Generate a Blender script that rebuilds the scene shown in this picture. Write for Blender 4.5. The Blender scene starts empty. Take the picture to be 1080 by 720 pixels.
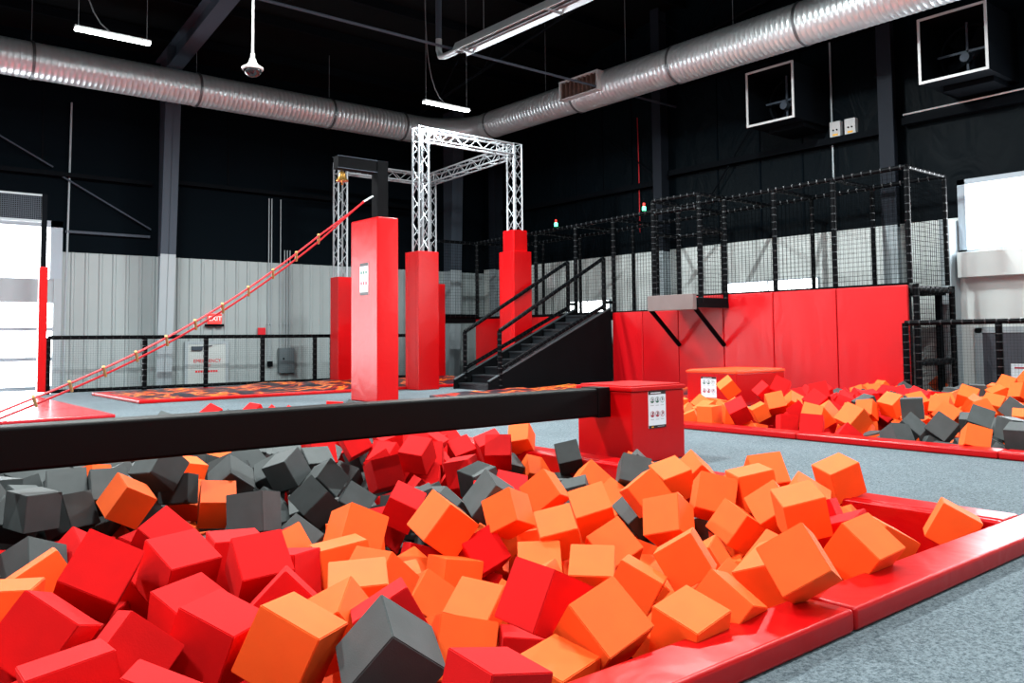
import bpy, bmesh, math, random
from mathutils import Vector, Matrix, Quaternion
random.seed(5)
COL=bpy.context.scene.collection
# ------------------------------------------------------------------ camera model (fitted to the photograph)
CAMZ=1.12; FPX,YAW,PIT,ROL,PCY=887.0,0.87752,0.05523,-0.00959,307.15
fw=Vector((math.cos(YAW)*math.cos(PIT),math.sin(YAW)*math.cos(PIT),math.sin(PIT)))
rt=Vector((math.sin(YAW),-math.cos(YAW),0)); up=rt.cross(fw)
RT=rt*math.cos(ROL)+up*math.sin(ROL); UP=-rt*math.sin(ROL)+up*math.cos(ROL)
cam=bpy.data.cameras.new('camera'); cob=bpy.data.objects.new('camera',cam); COL.objects.link(cob)
cob.matrix_world=Matrix(((RT.x,UP.x,-fw.x,0),(RT.y,UP.y,-fw.y,0),(RT.z,UP.z,-fw.z,CAMZ),(0,0,0,1)))
cam.sensor_width=36; cam.lens=FPX/1080*36; cam.shift_y=-(360-PCY)/1080; cam.clip_start=.05; cam.clip_end=200
bpy.context.scene.camera=cob
# ------------------------------------------------------------------ materials
def mat(name,color,rough=.6,metal=0,spec=.5,emit=None,es=0,noise=None,bump=None,coat=0,sheen=0,alpha=1):
    m=bpy.data.materials.new(name); m.use_nodes=True; nt=m.node_tree; b=nt.nodes['Principled BSDF']
    b.inputs['Base Color'].default_value=(*color,1); b.inputs['Roughness'].default_value=rough
    b.inputs['Metallic'].default_value=metal; b.inputs['Specular IOR Level'].default_value=spec
    if coat: b.inputs['Coat Weight'].default_value=coat; b.inputs['Coat Roughness'].default_value=.2
    if sheen: b.inputs['Sheen Weight'].default_value=sheen; b.inputs['Sheen Roughness'].default_value=.5
    if emit: b.inputs['Emission Color'].default_value=(*emit,1); b.inputs['Emission Strength'].default_value=es
    tc=None
    def coords():
        nonlocal tc
        if tc is None: tc=nt.nodes.new('ShaderNodeTexCoord')
        return tc.outputs['Object']
    if noise:
        sc,amt,det=noise
        n=nt.nodes.new('ShaderNodeTexNoise'); n.inputs['Scale'].default_value=sc; n.inputs['Detail'].default_value=det
        nt.links.new(coords(),n.inputs['Vector'])
        r=nt.nodes.new('ShaderNodeValToRGB'); r.color_ramp.elements[0].position=.3; r.color_ramp.elements[1].position=.7
        r.color_ramp.elements[0].color=(*[c*(1-amt) for c in color],1); r.color_ramp.elements[1].color=(*[min(1,c*(1+amt)) for c in color],1)
        nt.links.new(n.outputs['Fac'],r.inputs['Fac']); nt.links.new(r.outputs['Color'],b.inputs['Base Color'])
    if bump:
        sc,st,dist=bump[:3]
        n=nt.nodes.new('ShaderNodeTexNoise'); n.inputs['Scale'].default_value=sc; n.inputs['Detail'].default_value=3
        n.inputs['Distortion'].default_value=bump[4] if len(bump)>4 else 0
        v=coords()
        if len(bump)>3 and bump[3]:
            mp=nt.nodes.new('ShaderNodeMapping'); mp.inputs['Scale'].default_value=bump[3]; nt.links.new(v,mp.inputs['Vector']); v=mp.outputs['Vector']
        nt.links.new(v,n.inputs['Vector'])
        bp=nt.nodes.new('ShaderNodeBump'); bp.inputs['Strength'].default_value=st; bp.inputs['Distance'].default_value=dist
        nt.links.new(n.outputs['Fac'],bp.inputs['Height']); nt.links.new(bp.outputs['Normal'],b.inputs['Normal'])
    return m
M={}
M['foam_o']=mat('orange_foam',(1.0,.122,.013),.7,noise=(9,.04,2),bump=(180,.2,.002),spec=.3)
M['foam_r']=mat('red_foam',(.66,.0015,.003),.85,noise=(9,.05,2),bump=(180,.25,.002),spec=.25)
M['foam_g']=mat('charcoal_foam',(.052,.060,.062),.6,noise=(9,.1,2),bump=(180,.25,.002),spec=.3)
M['vinyl']=mat('red_vinyl',(.50,.0012,.003),.3,bump=(2.2,.35,.03,None,.6),spec=.3)
M['vinyl_wrinkle']=mat('red_wrinkled_vinyl',(.47,.0012,.005),.36,bump=(1.1,.45,.06,(1,1,.6),1.2),spec=.5)
M['vinyl_gloss']=mat('glossy_red_vinyl',(.52,.006,.014),.22,bump=(2.2,.15,.02),spec=.6)
M['vinyl_orange']=mat('orange_red_vinyl',(.95,.07,.012),.4,bump=(2.2,.3,.02),spec=.5)
M['vinyl_black']=mat('black_vinyl',(.0012,.0010,.0014),.5,bump=(3,.2,.01),spec=.12)
M['black_ply']=mat('black_panel',(.0018,.0022,.003),.7,noise=(3,.2,3),spec=.08)
M['black_foam']=mat('black_pipe_foam',(.0010,.0014,.0022),.5,spec=.06)
M['tie']=mat('silvery_cable_tie',(.04,.045,.05),.25,spec=.5)
M['net']=mat('black_net_cord',(.002,.0025,.003),1,spec=0)
M['net_fine']=mat('dark_fine_net_cord',(.01,.012,.013),.9,spec=.05)
M['step']=mat('dark_step_rubber',(.004,.007,.010),.5,noise=(30,.3,2))
M['edge_grey']=mat('grey_edge_strip',(.06,.075,.085),.45)
M['truss']=mat('brushed_aluminium',(.33,.36,.39),.5,metal=.2,spec=.6)
M['steel_dark']=mat('dark_painted_steel',(.002,.003,.0045),.7,spec=.04)
M['steel_grey']=mat('grey_painted_steel',(.045,.058,.078),.6,spec=.2)
M['steel_mid']=mat('charcoal_painted_steel',(.010,.013,.019),.6,spec=.1)
M['steel_lt']=mat('pale_painted_steel',(.30,.35,.38),.5)
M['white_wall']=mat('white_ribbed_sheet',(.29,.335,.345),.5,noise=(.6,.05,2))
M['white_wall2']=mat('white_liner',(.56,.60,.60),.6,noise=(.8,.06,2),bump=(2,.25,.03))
M['black_liner']=mat('black_insulation_liner',(.0010,.0030,.0048),.55,bump=(1.4,.8,.08,(1,1,.6),1.2),spec=.05)
M['black_liner_s']=mat('black_smooth_liner',(.0011,.0030,.0050),.8,bump=(.7,.5,.05),spec=.04)
M['roof']=mat('black_roof_liner',(.001,.0015,.002),.8,bump=(1.0,.5,.05),spec=.1)
M['door_white']=mat('pale_grey_door_paint',(.42,.46,.46),.5)
M['door_dark']=mat('slate_door_paint',(.045,.05,.065),.5)
M['pane']=mat('daylit_frosted_pane',(.8,.82,.85),.3,emit=(.93,.97,1.0),es=6.0)
M['frame']=mat('pale_window_frame',(.30,.36,.42),.4)
M['galv']=mat('galvanised_steel',(.62,.68,.70),.34,metal=.6,noise=(3,.05,2))
M['galv_band']=mat('galvanised_band',(.16,.17,.18),.4,metal=.8)
M['lamp']=mat('lit_diffuser',(1,1,1),.5,emit=(.93,1,.98),es=28)
M['lamp_body']=mat('white_enamel',(.45,.47,.48),.4)
M['wire']=mat('grey_wire',(.12,.13,.14),.5)
M['plastic_white']=mat('white_plastic',(.72,.73,.72),.4)
M['glass_dark']=mat('smoked_dome',(.01,.01,.012),.08,spec=.9)
M['brown_board']=mat('taupe_padded_board',(.14,.11,.108),.6,noise=(4,.06,2))
M['brass']=mat('brass',(.75,.40,.10),.25,metal=.9)
M['rope_red']=mat('red_webbing',(.62,.012,.02),.5)
M['wood_rung']=mat('varnished_rung',(.55,.30,.10),.45)
M['sign_white']=mat('sign_white',(.72,.78,.84),.45)
M['board_white']=mat('white_board',(.9,.92,.94),.4)
M['sign_black']=mat('sign_black',(.006,.006,.007),.4)
M['sign_green']=mat('sign_green',(.02,.14,.09),.5)
M['sign_red']=mat('sign_red',(.45,.02,.05),.5)
M['sign_grey']=mat('sign_grey',(.35,.38,.42),.5)
M['red_paint']=mat('red_paint',(.6,.01,.02),.4)
M['exit_face']=mat('lit_exit_face',(.9,.75,.72),.5,emit=(1,.45,.42),es=.6)
M['exit_red']=mat('exit_red_letters',(.8,.02,.02),.5,emit=(1,.05,.04),es=.8)
M['panel_grey']=mat('electric_panel_grey',(.10,.13,.145),.5)
M['yellow']=mat('yellow_label',(.8,.38,.02),.5)
M['grille']=mat('rust_brown_louvre',(.13,.07,.055),.5)
M['led_green']=mat('green_beacon',(0,.5,.2),.4,emit=(.1,1,.45),es=4)
M['led_red']=mat('red_beacon',(.5,.02,.02),.4,emit=(1,.06,.03),es=.6)
M['concrete']=mat('grey_concrete',(.22,.23,.24),.7,noise=(2,.2,4))
# carpet : speckled blue-grey
def carpet():
    m=mat('speckled_grey_carpet',(.25,.31,.35),.9,spec=.2); nt=m.node_tree; b=nt.nodes['Principled BSDF']
    tc=nt.nodes.new('ShaderNodeTexCoord'); n=nt.nodes.new('ShaderNodeTexNoise'); n.inputs['Scale'].default_value=75; n.inputs['Detail'].default_value=4; n.inputs['Roughness'].default_value=.8
    n2=nt.nodes.new('ShaderNodeTexNoise'); n2.inputs['Scale'].default_value=.9; n2.inputs['Detail'].default_value=3
    r=nt.nodes.new('ShaderNodeValToRGB'); e=r.color_ramp.elements; e[0].position=.36; e[1].position=.66; e[0].color=(.03,.048,.060,1); e[1].color=(.20,.245,.275,1)
    r2=nt.nodes.new('ShaderNodeValToRGB'); e=r2.color_ramp.elements; e[0].position=.35; e[1].position=.65; e[0].color=(.86,.86,.86,1); e[1].color=(1,1,1,1)
    mx=nt.nodes.new('ShaderNodeMixRGB'); mx.blend_type='MULTIPLY'; mx.inputs[0].default_value=1
    for a in (n,n2): nt.links.new(tc.outputs['Object'],a.inputs['Vector'])
    nt.links.new(n.outputs['Fac'],r.inputs['Fac']); nt.links.new(n2.outputs['Fac'],r2.inputs['Fac'])
    nt.links.new(r.outputs['Color'],mx.inputs[1]); nt.links.new(r2.outputs['Color'],mx.inputs[2]); nt.links.new(mx.outputs['Color'],b.inputs['Base Color'])
    bp=nt.nodes.new('ShaderNodeBump'); bp.inputs['Strength'].default_value=.5; bp.inputs['Distance'].default_value=.004
    nt.links.new(n.outputs['Fac'],bp.inputs['Height']); nt.links.new(bp.outputs['Normal'],b.inputs['Normal'])
    return m
M['carpet']=carpet()
def lava():
    m=mat('lava_print_vinyl',(.1,.02,.01),.35); nt=m.node_tree; b=nt.nodes['Principled BSDF']
    tc=nt.nodes.new('ShaderNodeTexCoord'); n=nt.nodes.new('ShaderNodeTexNoise'); n.inputs['Scale'].default_value=.62; n.inputs['Detail'].default_value=6; n.inputs['Roughness'].default_value=.6; n.inputs['Distortion'].default_value=1.6
    mp=nt.nodes.new('ShaderNodeMapping'); mp.inputs['Scale'].default_value=(.9,.9,.4)
    nt.links.new(tc.outputs['Object'],mp.inputs['Vector']); nt.links.new(mp.outputs['Vector'],n.inputs['Vector'])
    r=nt.nodes.new('ShaderNodeValToRGB'); cr=r.color_ramp
    st=[(0,(.008,.006,.012)),(.40,(.012,.008,.018)),(.452,(.03,.008,.016)),(.47,(.45,.02,.010)),(.485,(.9,.10,.01)),(.494,(1,.45,.04)),(.503,(.8,.07,.01)),(.522,(.15,.008,.012)),(.54,(.010,.008,.014)),(.60,(.014,.009,.02)),(.625,(.55,.03,.01)),(.65,(.02,.01,.02)),(1,(.02,.015,.03))]
    cr.elements[0].position=0; cr.elements[0].color=(*st[0][1],1); cr.elements[1].position=1; cr.elements[1].color=(*st[-1][1],1)
    for p,c in st[1:-1]: e=cr.elements.new(p); e.color=(*c,1)
    nt.links.new(n.outputs['Fac'],r.inputs['Fac']); nt.links.new(r.outputs['Color'],b.inputs['Base Color']); return m
M['lava']=lava()
# ------------------------------------------------------------------ mesh builder
class MB:
    def __init__(s): s.v=[]; s.f=[]; s.mi=[]; s.mats=[]; s.cur=0
    def use(s,m):
        m=M[m] if isinstance(m,str) else m
        if m not in s.mats: s.mats.append(m)
        s.cur=s.mats.index(m); return s
    def add(s,vs,fs):
        o=len(s.v); s.v+= [Vector(v) for v in vs]
        for f in fs: s.f.append([o+i for i in f]); s.mi.append(s.cur)
        return s
    def box(s,x0,x1,y0,y1,z0,z1):
        return s.add([(x0,y0,z0),(x1,y0,z0),(x1,y1,z0),(x0,y1,z0),(x0,y0,z1),(x1,y0,z1),(x1,y1,z1),(x0,y1,z1)],
            [(0,3,2,1),(4,5,6,7),(0,1,5,4),(1,2,6,5),(2,3,7,6),(3,0,4,7)])
    def obox(s,c,ax,ay,az):          # oriented box: centre + half axes
        c,ax,ay,az=map(Vector,(c,ax,ay,az)); q=[]
        for z in(-1,1):
            for x,y in((-1,-1),(1,-1),(1,1),(-1,1)): q.append(c+ax*x+ay*y+az*z)
        return s.add(q,[(0,3,2,1),(4,5,6,7),(0,1,5,4),(1,2,6,5),(2,3,7,6),(3,0,4,7)])
    def bar(s,a,b,w,h,upv=(0,0,1)):  # square bar
        a,b=Vector(a),Vector(b); d=(b-a).normalized(); u=Vector(upv)
        if abs(d.dot(u))>.98: u=Vector((1,0,0))
        sx=d.cross(u).normalized(); sz=sx.cross(d).normalized()
        return s.obox((a+b)/2,(b-a)/2,sx*w/2,sz*h/2)
    def tube(s,pts,r,n=8,cap=True):
        pts=[Vector(p) for p in pts]; rs=r if isinstance(r,(list,tuple)) else [r]*len(pts); rings=[]; pu=None
        for i,p in enumerate(pts):
            d=(pts[min(i+1,len(pts)-1)]-pts[max(i-1,0)]).normalized()
            if pu is None: pu=Vector((0,0,1)) if abs(d.z)<.9 else Vector((1,0,0))
            x=d.cross(pu).normalized(); y=x.cross(d).normalized(); pu=y
            rings.append([p+(x*math.cos(2*math.pi*k/n)+y*math.sin(2*math.pi*k/n))*rs[i] for k in range(n)])
        vs=[v for rr in rings for v in rr]; fs=[]
        for i in range(len(rings)-1):
            for k in range(n): a=i*n+k; b=i*n+(k+1)%n; fs.append((a,b,b+n,a+n))
        if cap: fs.append(tuple(range(n))[::-1]); fs.append(tuple(range((len(rings)-1)*n,len(rings)*n)))
        return s.add(vs,fs)
    def padtube(s,a,b,r=.045,step=.17,ties=True):   # foam covered pipe with cable ties
        a,b=Vector(a),Vector(b); L=(b-a).length; d=(b-a)/L; s.use('black_foam').tube([a,b],r,10)
        if ties:
            s.use('tie'); k=int(L/step)
            for i in range(k):
                c=a+d*((i+.5)*L/k); s.tube([c-d*.006,c+d*.006],r*1.07,8)
                s.obox(c+(d.cross(Vector((.3,.4,.86))).normalized())*r*1.1,d*.012,Vector((.004,0,0)),Vector((0,0,.02)))
        return s
    def net(s,p,u,v,step,th,m='net'):
        p,u,v=Vector(p),Vector(u),Vector(v); s.use(m); n=u.cross(v).normalized(); h=th/2
        for (a,b) in ((u,v),(v,u)):
            L=a.length; k=max(1,round(L/step)); bd=a.normalized()*h
            for i in range(k+1):
                o=p+a*(i/k); s.add([o-bd-n*h,o+bd-n*h,o+bd+n*h,o-bd+n*h,o+b-bd-n*h,o+b+bd-n*h,o+b+bd+n*h,o+b-bd+n*h],[(0,1,5,4),(1,2,6,5),(2,3,7,6),(3,0,4,7)])
        return s
    def lathe(s,prof,c,n=24,axis='z'):
        c=Vector(c); vs=[];fs=[]
        for (r,z) in prof:
            for k in range(n):
                a=2*math.pi*k/n; vs.append(c+Vector((r*math.cos(a),r*math.sin(a),z)) if axis=='z' else c+Vector((z,r*math.cos(a),r*math.sin(a))) if axis=='x' else c+Vector((r*math.cos(a),z,r*math.sin(a))))
        for i in range(len(prof)-1):
            for k in range(n): a=i*n+k;b=i*n+(k+1)%n; fs.append((a,b,b+n,a+n))
        fs.append(tuple(range(n))[::-1]); fs.append(tuple(range((len(prof)-1)*n,len(prof)*n)))
        return s.add(vs,fs)
    def prism(s,poly,dirv):
        dirv=Vector(dirv); n=len(poly); vs=[Vector(p) for p in poly]+[Vector(p)+dirv for p in poly]
        return s.add(vs,[tuple(range(n))[::-1],tuple(range(n,2*n))]+[(i,(i+1)%n,(i+1)%n+n,i+n) for i in range(n)])
    def build(s,name,m=None,parent=None,bevel=0,smooth=False,origin=None,seg=2):
        if m: mm=M[m] if isinstance(m,str) else m; s.mats=[mm]; s.mi=[0]*len(s.f)
        if not s.mats: s.mats=[M['black_foam']]
        if parent is not None:
            org=Vector((0,0,0)); p=parent
            while p is not None: org+=p.location; p=p.parent
            loc=Vector((0,0,0))
        else:
            if origin is None:
                xs=[v.x for v in s.v];ys=[v.y for v in s.v];zs=[v.z for v in s.v]; origin=((min(xs)+max(xs))/2,(min(ys)+max(ys))/2,min(zs))
            org=Vector(origin); loc=org
        me=bpy.data.meshes.new(name); me.from_pydata([tuple(v-org) for v in s.v],[],s.f)
        for q in s.mats: me.materials.append(q)
        me.polygons.foreach_set('material_index',s.mi); me.update()
        bm=bmesh.new(); bm.from_mesh(me); bmesh.ops.recalc_face_normals(bm,faces=bm.faces); bm.to_mesh(me); bm.free()
        if smooth:
            for p in me.polygons: p.use_smooth=True
            try: me.set_sharp_from_angle(angle=math.radians(40))
            except Exception: pass
        o=bpy.data.objects.new(name,me); COL.objects.link(o); o.location=loc
        if parent is not None: o.parent=parent
        if bevel:
            b=o.modifiers.new('bevel','BEVEL'); b.width=bevel; b.segments=seg; b.limit_method='ANGLE'; b.angle_limit=math.radians(40)
            for p in me.polygons: p.use_smooth=True
            w=o.modifiers.new('wn','WEIGHTED_NORMAL')
        return o
def tag(o,label,cat,group=None,kind=None):
    o['label']=label; o['category']=cat
    if group: o['group']=group
    if kind: o['kind']=kind
    return o
def struct(o,kind='structure'): o['kind']=kind; return o
def thing(name,label,cat,loc,group=None):
    o=bpy.data.objects.new(name,None); COL.objects.link(o); o.location=loc; o.empty_display_size=.1; return tag(o,label,cat,group)
def text(body,size,loc,rot,m,parent,name='lettering',ext=.002):
    c=bpy.data.curves.new(name,'FONT'); c.body=body; c.size=size; c.extrude=ext; c.align_x='CENTER'; c.align_y='CENTER'; c.materials.append(M[m])
    o=bpy.data.objects.new(name,c); COL.objects.link(o); o.parent=parent
    off=Vector((0,0,0)); p=parent
    while p is not None: off+=p.location; p=p.parent
    dg=bpy.context.evaluated_depsgraph_get(); me=bpy.data.meshes.new_from_object(o.evaluated_get(dg)); bpy.data.objects.remove(o)
    o=bpy.data.objects.new(name,me); COL.objects.link(o); o.parent=parent; me.materials.clear(); me.materials.append(M[m])
    o.location=Vector(loc)-off; o.rotation_euler=rot; return o
# ------------------------------------------------------------------ room shell
YW,XW=21.9,17.0; ZD=-1.0
def roofz(y): return 8.75+.16*(19.5-y)
# ground floor below the raised deck
struct(MB().box(-8,XW+.3,-8,YW+.3,ZD-.2,ZD).build('floor','concrete'))
# raised carpeted deck with two pit openings
d=MB()
P1=(-1.6,5.12,1.88,11.4)      # near pit x0,x1,y0,y1
P2=(8.38,14.78,-2.5,7.75)     # far pit
def rects():
    X=[-7.5,P1[0],P1[1],P2[0],P2[1],16.6]; Y=[-7.5,P2[2],P1[2],P2[3],P1[3],20.6]
    for i in range(5):
        for j in range(5):
            cx,cy=(X[i]+X[i+1])/2,(Y[j]+Y[j+1])/2
            if P1[0]<cx<P1[1] and P1[2]<cy<P1[3]: continue
            if P2[0]<cx<P2[1] and P2[2]<cy<P2[3]: continue
            yield X[i],X[i+1],Y[j],Y[j+1]
vs=[];idx={}
def vid(x,y,z):
    k=(round(x,4),round(y,4),z)
    if k not in idx: idx[k]=len(vs); vs.append(k)
    return idx[k]
fs=[]; edges={}
for x0,x1,y0,y1 in rects():
    q=[(x0,y0),(x1,y0),(x1,y1),(x0,y1)]; fs.append(tuple(vid(x,y,0.0) for x,y in q)); fs.append(tuple(vid(x,y,-.18) for x,y in q[::-1]))
    for a,b in zip(q,q[1:]+q[:1]):
        if (b,a) in edges: edges.pop((b,a))
        else: edges[(a,b)]=1
for (a,b) in edges: fs.append((vid(*a,0.0),vid(*a,-.18),vid(*b,-.18),vid(*b,0.0)))
d.add(vs,fs); struct(d.build('floor','carpet'))
# left wall: ribbed white sheet below, black liner above, opening for door and window
def ribbed(a0,a1,z0,z1,fix,axis,m,pitch=.30,dep=.035):
    b=MB(); k=int((a1-a0)/pitch); pr=[]
    for i in range(k):
        s=a0+i*(a1-a0)/k; w=(a1-a0)/k
        pr+=[(s,0),(s+w*.60,0),(s+w*.68,1),(s+w*.84,1),(s+w*.92,0)]
    pr.append((a1,0)); v=[]
    for a,t in pr:
        for z in (z0,z1):
            v.append((a,fix-dep*t,z) if axis=='y' else (fix-dep*t,a,z))
    n=len(pr); b.add(v,[(2*i,2*i+2,2*i+3,2*i+1) for i in range(n-1)])
    return b
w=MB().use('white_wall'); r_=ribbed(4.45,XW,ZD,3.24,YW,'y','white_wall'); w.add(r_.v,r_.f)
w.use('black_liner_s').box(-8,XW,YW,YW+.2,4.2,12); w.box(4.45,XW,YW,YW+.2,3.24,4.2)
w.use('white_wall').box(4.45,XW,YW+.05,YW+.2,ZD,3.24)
w.use('black_liner_s').box(-8,-1.2,YW,YW+.2,ZD,4.2)
struct(w.build('wall_left'))
# right wall
w=MB().use('black_liner').box(XW,XW+.2,6.9,YW,3.36,12); w.box(XW,XW+.2,-8,6.9,4.08,12)
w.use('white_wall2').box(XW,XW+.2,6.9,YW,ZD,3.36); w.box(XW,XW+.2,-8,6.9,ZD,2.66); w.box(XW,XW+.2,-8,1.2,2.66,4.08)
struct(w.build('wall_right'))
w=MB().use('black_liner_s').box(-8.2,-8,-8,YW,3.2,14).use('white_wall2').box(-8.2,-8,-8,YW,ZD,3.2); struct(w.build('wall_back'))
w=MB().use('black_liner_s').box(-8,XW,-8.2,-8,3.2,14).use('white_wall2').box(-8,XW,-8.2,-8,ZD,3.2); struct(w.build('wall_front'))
struct(MB().add([(-8.2,YW+.2,roofz(YW+.2)),(XW+.2,YW+.2,roofz(YW+.2)),(XW+.2,-8.2,roofz(-8.2)),(-8.2,-8.2,roofz(-8.2)),(-8.2,YW+.2,roofz(YW+.2)+.2),(XW+.2,YW+.2,roofz(YW+.2)+.2),(XW+.2,-8.2,roofz(-8.2)+.2),(-8.2,-8.2,roofz(-8.2)+.2)],
   [(0,1,2,3),(7,6,5,4),(0,4,5,1),(1,5,6,2),(2,6,7,3),(3,7,4,0)]).build('ceiling','roof'))
tn=[0]
def trim(b,m=None,bevel=0): tn[0]+=1; return struct(b.build('trim_%d'%tn[0],m,bevel=bevel))
# roof purlins and rafters
for y in [20.6,18.8,17.0,15.2,13.4,11.6,9.8,8.0]:
    trim(MB().box(-8,XW,y-.04,y+.04,roofz(y)-.22,roofz(y)-.01),'steel_dark')
def rafter(x,m='steel_grey'):
    b=MB(); a=Vector((x,YW-.1,roofz(YW)-.7)); e=Vector((x,-7.9,roofz(-7.9)-.7)); b.bar(a,e,.36,.03)
    b.bar(a+Vector((0,0,.25)),e+Vector((0,0,.25)),.02,.5); b.bar(a+Vector((0,0,.5)),e+Vector((0,0,.5)),.36,.03); return trim(b,m)
rafter(6.65); rafter(-1.0); 
# tapered frame columns on the left wall (pale below liner height)
def tcol(x,w_,ytop,ybot=21.35,zt=8.3):
    b=MB(); zs=3.24; ys=ybot+(ytop-ybot)*(zs-ZD)/(zt-ZD)
    for (m,za,ya,zb_,yb) in (('steel_lt',ZD,ybot,zs,ys),('steel_grey',zs,ys,zt,ytop)):
        b.use(m); b.prism([(x-w_/2,ya,za),(x+w_/2,ya,za),(x+w_/2,yb,zb_),(x-w_/2,yb,zb_)],(0,.03,0))
        b.prism([(x-.01,ya,za),(x-.01,YW-.05,za),(x-.01,YW-.05,zb_),(x-.01,yb,zb_)],(.02,0,0))
    return trim(b)
tcol(6.62,.36,20.75); tcol(15.36,.40,21.0)
# wind columns on the right wall
def wcol(y,w_=.30,zt=9.6):
    b=MB()
    for m,za,zb_ in (('steel_lt',ZD,3.3),('steel_mid',3.3,zt)):
        b.use(m).box(16.55,16.58,y-w_/2,y+w_/2,za,zb_); b.box(16.58,XW,y-.01,y+.01,za,zb_)
    return trim(b)
wcol(8.06); wcol(14.05,.28); wcol(20.9,.3)
trim(MB().use('steel_lt').box(16.6,XW,6.93,7.12,ZD,3.3))
# horizontal girts
for (x0,x1,z) in ((-8,6.4,5.05),(6.9,15.2,5.15)): trim(MB().box(x0,x1,YW-.2,YW-.005,z-.05,z+.05),'steel_dark')
for (x0,x1,z) in ((4.5,6.4,3.72),): trim(MB().box(x0,x1,YW-.1,YW-.02,z-.03,z+.03),'steel_grey')
for (y0,y1,z) in ((-8,7.85,5.40),(8.25,13.9,5.30),(14.25,20.7,5.12)): trim(MB().box(XW-.22,XW-.005,y0,y1,z-.07,z+.07),'steel_dark')
trim(MB().box(XW-.2,XW-.005,8.25,13.9,7.5,7.62),'steel_dark')
trim(MB().tube([(XW-.25,7.8,5.52),(XW-.25,3,5.56)],.018,6),'galv')
# seams of the black liner: thin battens on both walls
for x in [1.5,4.0,8.4,9.9,11.4,12.9]: trim(MB().box(x-.02,x+.02,YW-.02,YW-.001,5.25,8.5),'steel_dark')
for y in [10.2,11.3,12.5,15.3,16.4,17.5,18.6,19.6]: trim(MB().box(XW-.02,XW-.001,y-.02,y+.02,3.4,9),'black_liner_s')
# diagonal wall bracing
for a,b in (((4.4,21.75,5.0),(6.4,21.75,3.9)),((-1,21.75,8),(4.2,21.75,5.2))): trim(MB().tube([a,b],.02,6),'steel_grey')
for a,b in (((16.85,12.9,4.2),(16.85,9.8,8.0)),((16.85,14.3,5.3),(16.85,17.5,7.6))): trim(MB().tube([a,b],.018,6),'steel_dark')
# roof truss webs against the right wall
b=MB()
for y in range(0,20,2):
    b.tube([(16.7,y,roofz(y)-.3),(16.7,y+1,roofz(y+1)-1.3)],.025,6); b.tube([(16.7,y+1,roofz(y+1)-1.3),(16.7,y+2,roofz(y+2)-.3)],.025,6)
b.tube([(16.7,0,roofz(0)-1.3),(16.7,20,roofz(20)-1.3)],.05,6); trim(b,'steel_dark')
b=MB()
for y in range(2,20,2):
    b.tube([(13.2,y,roofz(y)-.3),(13.2,y+1,roofz(y+1)-1.1)],.022,6); b.tube([(13.2,y+1,roofz(y+1)-1.1),(13.2,y+2,roofz(y+2)-.3)],.022,6)
b.tube([(13.2,2,roofz(2)-1.1),(13.2,20,roofz(20)-1.1)],.04,6); trim(b,'steel_dark')
# ---- sectional glazed overhead door + window above (left wall)
dr=bpy.data.objects.new('door_1',None); COL.objects.link(dr); dr.location=(1.5,YW,ZD); struct(dr)
rows=[(-.62,.04),(.10,.71),(.77,1.40),(1.46,2.03)]
g=MB().use('pane')
for a,b_ in rows: g.box(-1.2,4.28,YW+.06,YW+.09,a,b_)
g.build('door_glazing','pane',dr)
g=MB()
for z in (-.65,.07,.74,1.43): g.box(-1.2,4.28,YW-.01,YW+.12,z-.05,z+.04)
g.box(-1.2,4.28,YW,YW+.12,ZD,-.68); g.build('door_rail','frame',dr)
g=MB(); g.box(4.28,4.45,YW-.06,YW+.15,ZD,2.6); g.box(-1.2,4.45,YW-.02,YW+.18,2.04,2.58); g.build('door_frame','steel_lt',dr)
wd=bpy.data.objects.new('window_1',None); COL.objects.link(wd); wd.location=(1.5,YW,2.58); struct(wd)
MB().box(-1.2,4.20,YW+.06,YW+.09,2.60,3.80).build('window_pane','pane',wd)
g=MB(); g.box(4.20,4.45,YW-.05,YW+.15,2.58,3.95); g.box(-1.2,4.45,YW-.05,YW+.15,3.80,3.95)
g.build('window_frame','frame',wd)
trim(MB().box(-1.2,4.45,YW,YW+.2,3.95,4.2),'black_liner_s')
# ---- right wall window, header and low strip windows
wd=bpy.data.objects.new('window_2',None); COL.objects.link(wd); wd.location=(XW,4,2.66); struct(wd)
MB().box(XW+.06,XW+.09,1.3,6.76,2.72,3.98).build('window_pane','pane',wd)
g=MB(); g.box(XW-.05,XW+.15,6.76,6.9,2.66,4.08); g.box(XW-.05,XW+.15,1.2,1.32,2.66,4.08); g.box(XW-.05,XW+.15,1.2,6.9,2.62,2.72); g.box(XW-.05,XW+.15,1.2,6.9,3.98,4.08); g.build('window_frame','frame',wd)
trim(MB().box(16.72,XW,-8,6.86,2.18,2.66),'white_wall2',.01)
for i,(y0,y1,z0,z1) in enumerate(((9.9,12.4,2.14,2.37),(16.2,17.9,1.84,2.14))):
    wd=bpy.data.objects.new('window_%d'%(i+3),None); COL.objects.link(wd); wd.location=(XW,y0,z0); struct(wd)
    MB().box(XW-.03,XW-.01,y0,y1,z0,z1).build('window_pane','pane',wd)
    g=MB(); g.box(XW-.045,XW-.001,y0-.04,y0,z0-.03,z1+.03); g.box(XW-.045,XW-.001,y1,y1+.04,z0-.03,z1+.03); g.box(XW-.045,XW-.001,y0,y1,z1,z1+.03); g.box(XW-.045,XW-.001,(y0+y1)/2-.02,(y0+y1)/2+.02,z0,z1); g.build('window_frame','frame',wd)
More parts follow.
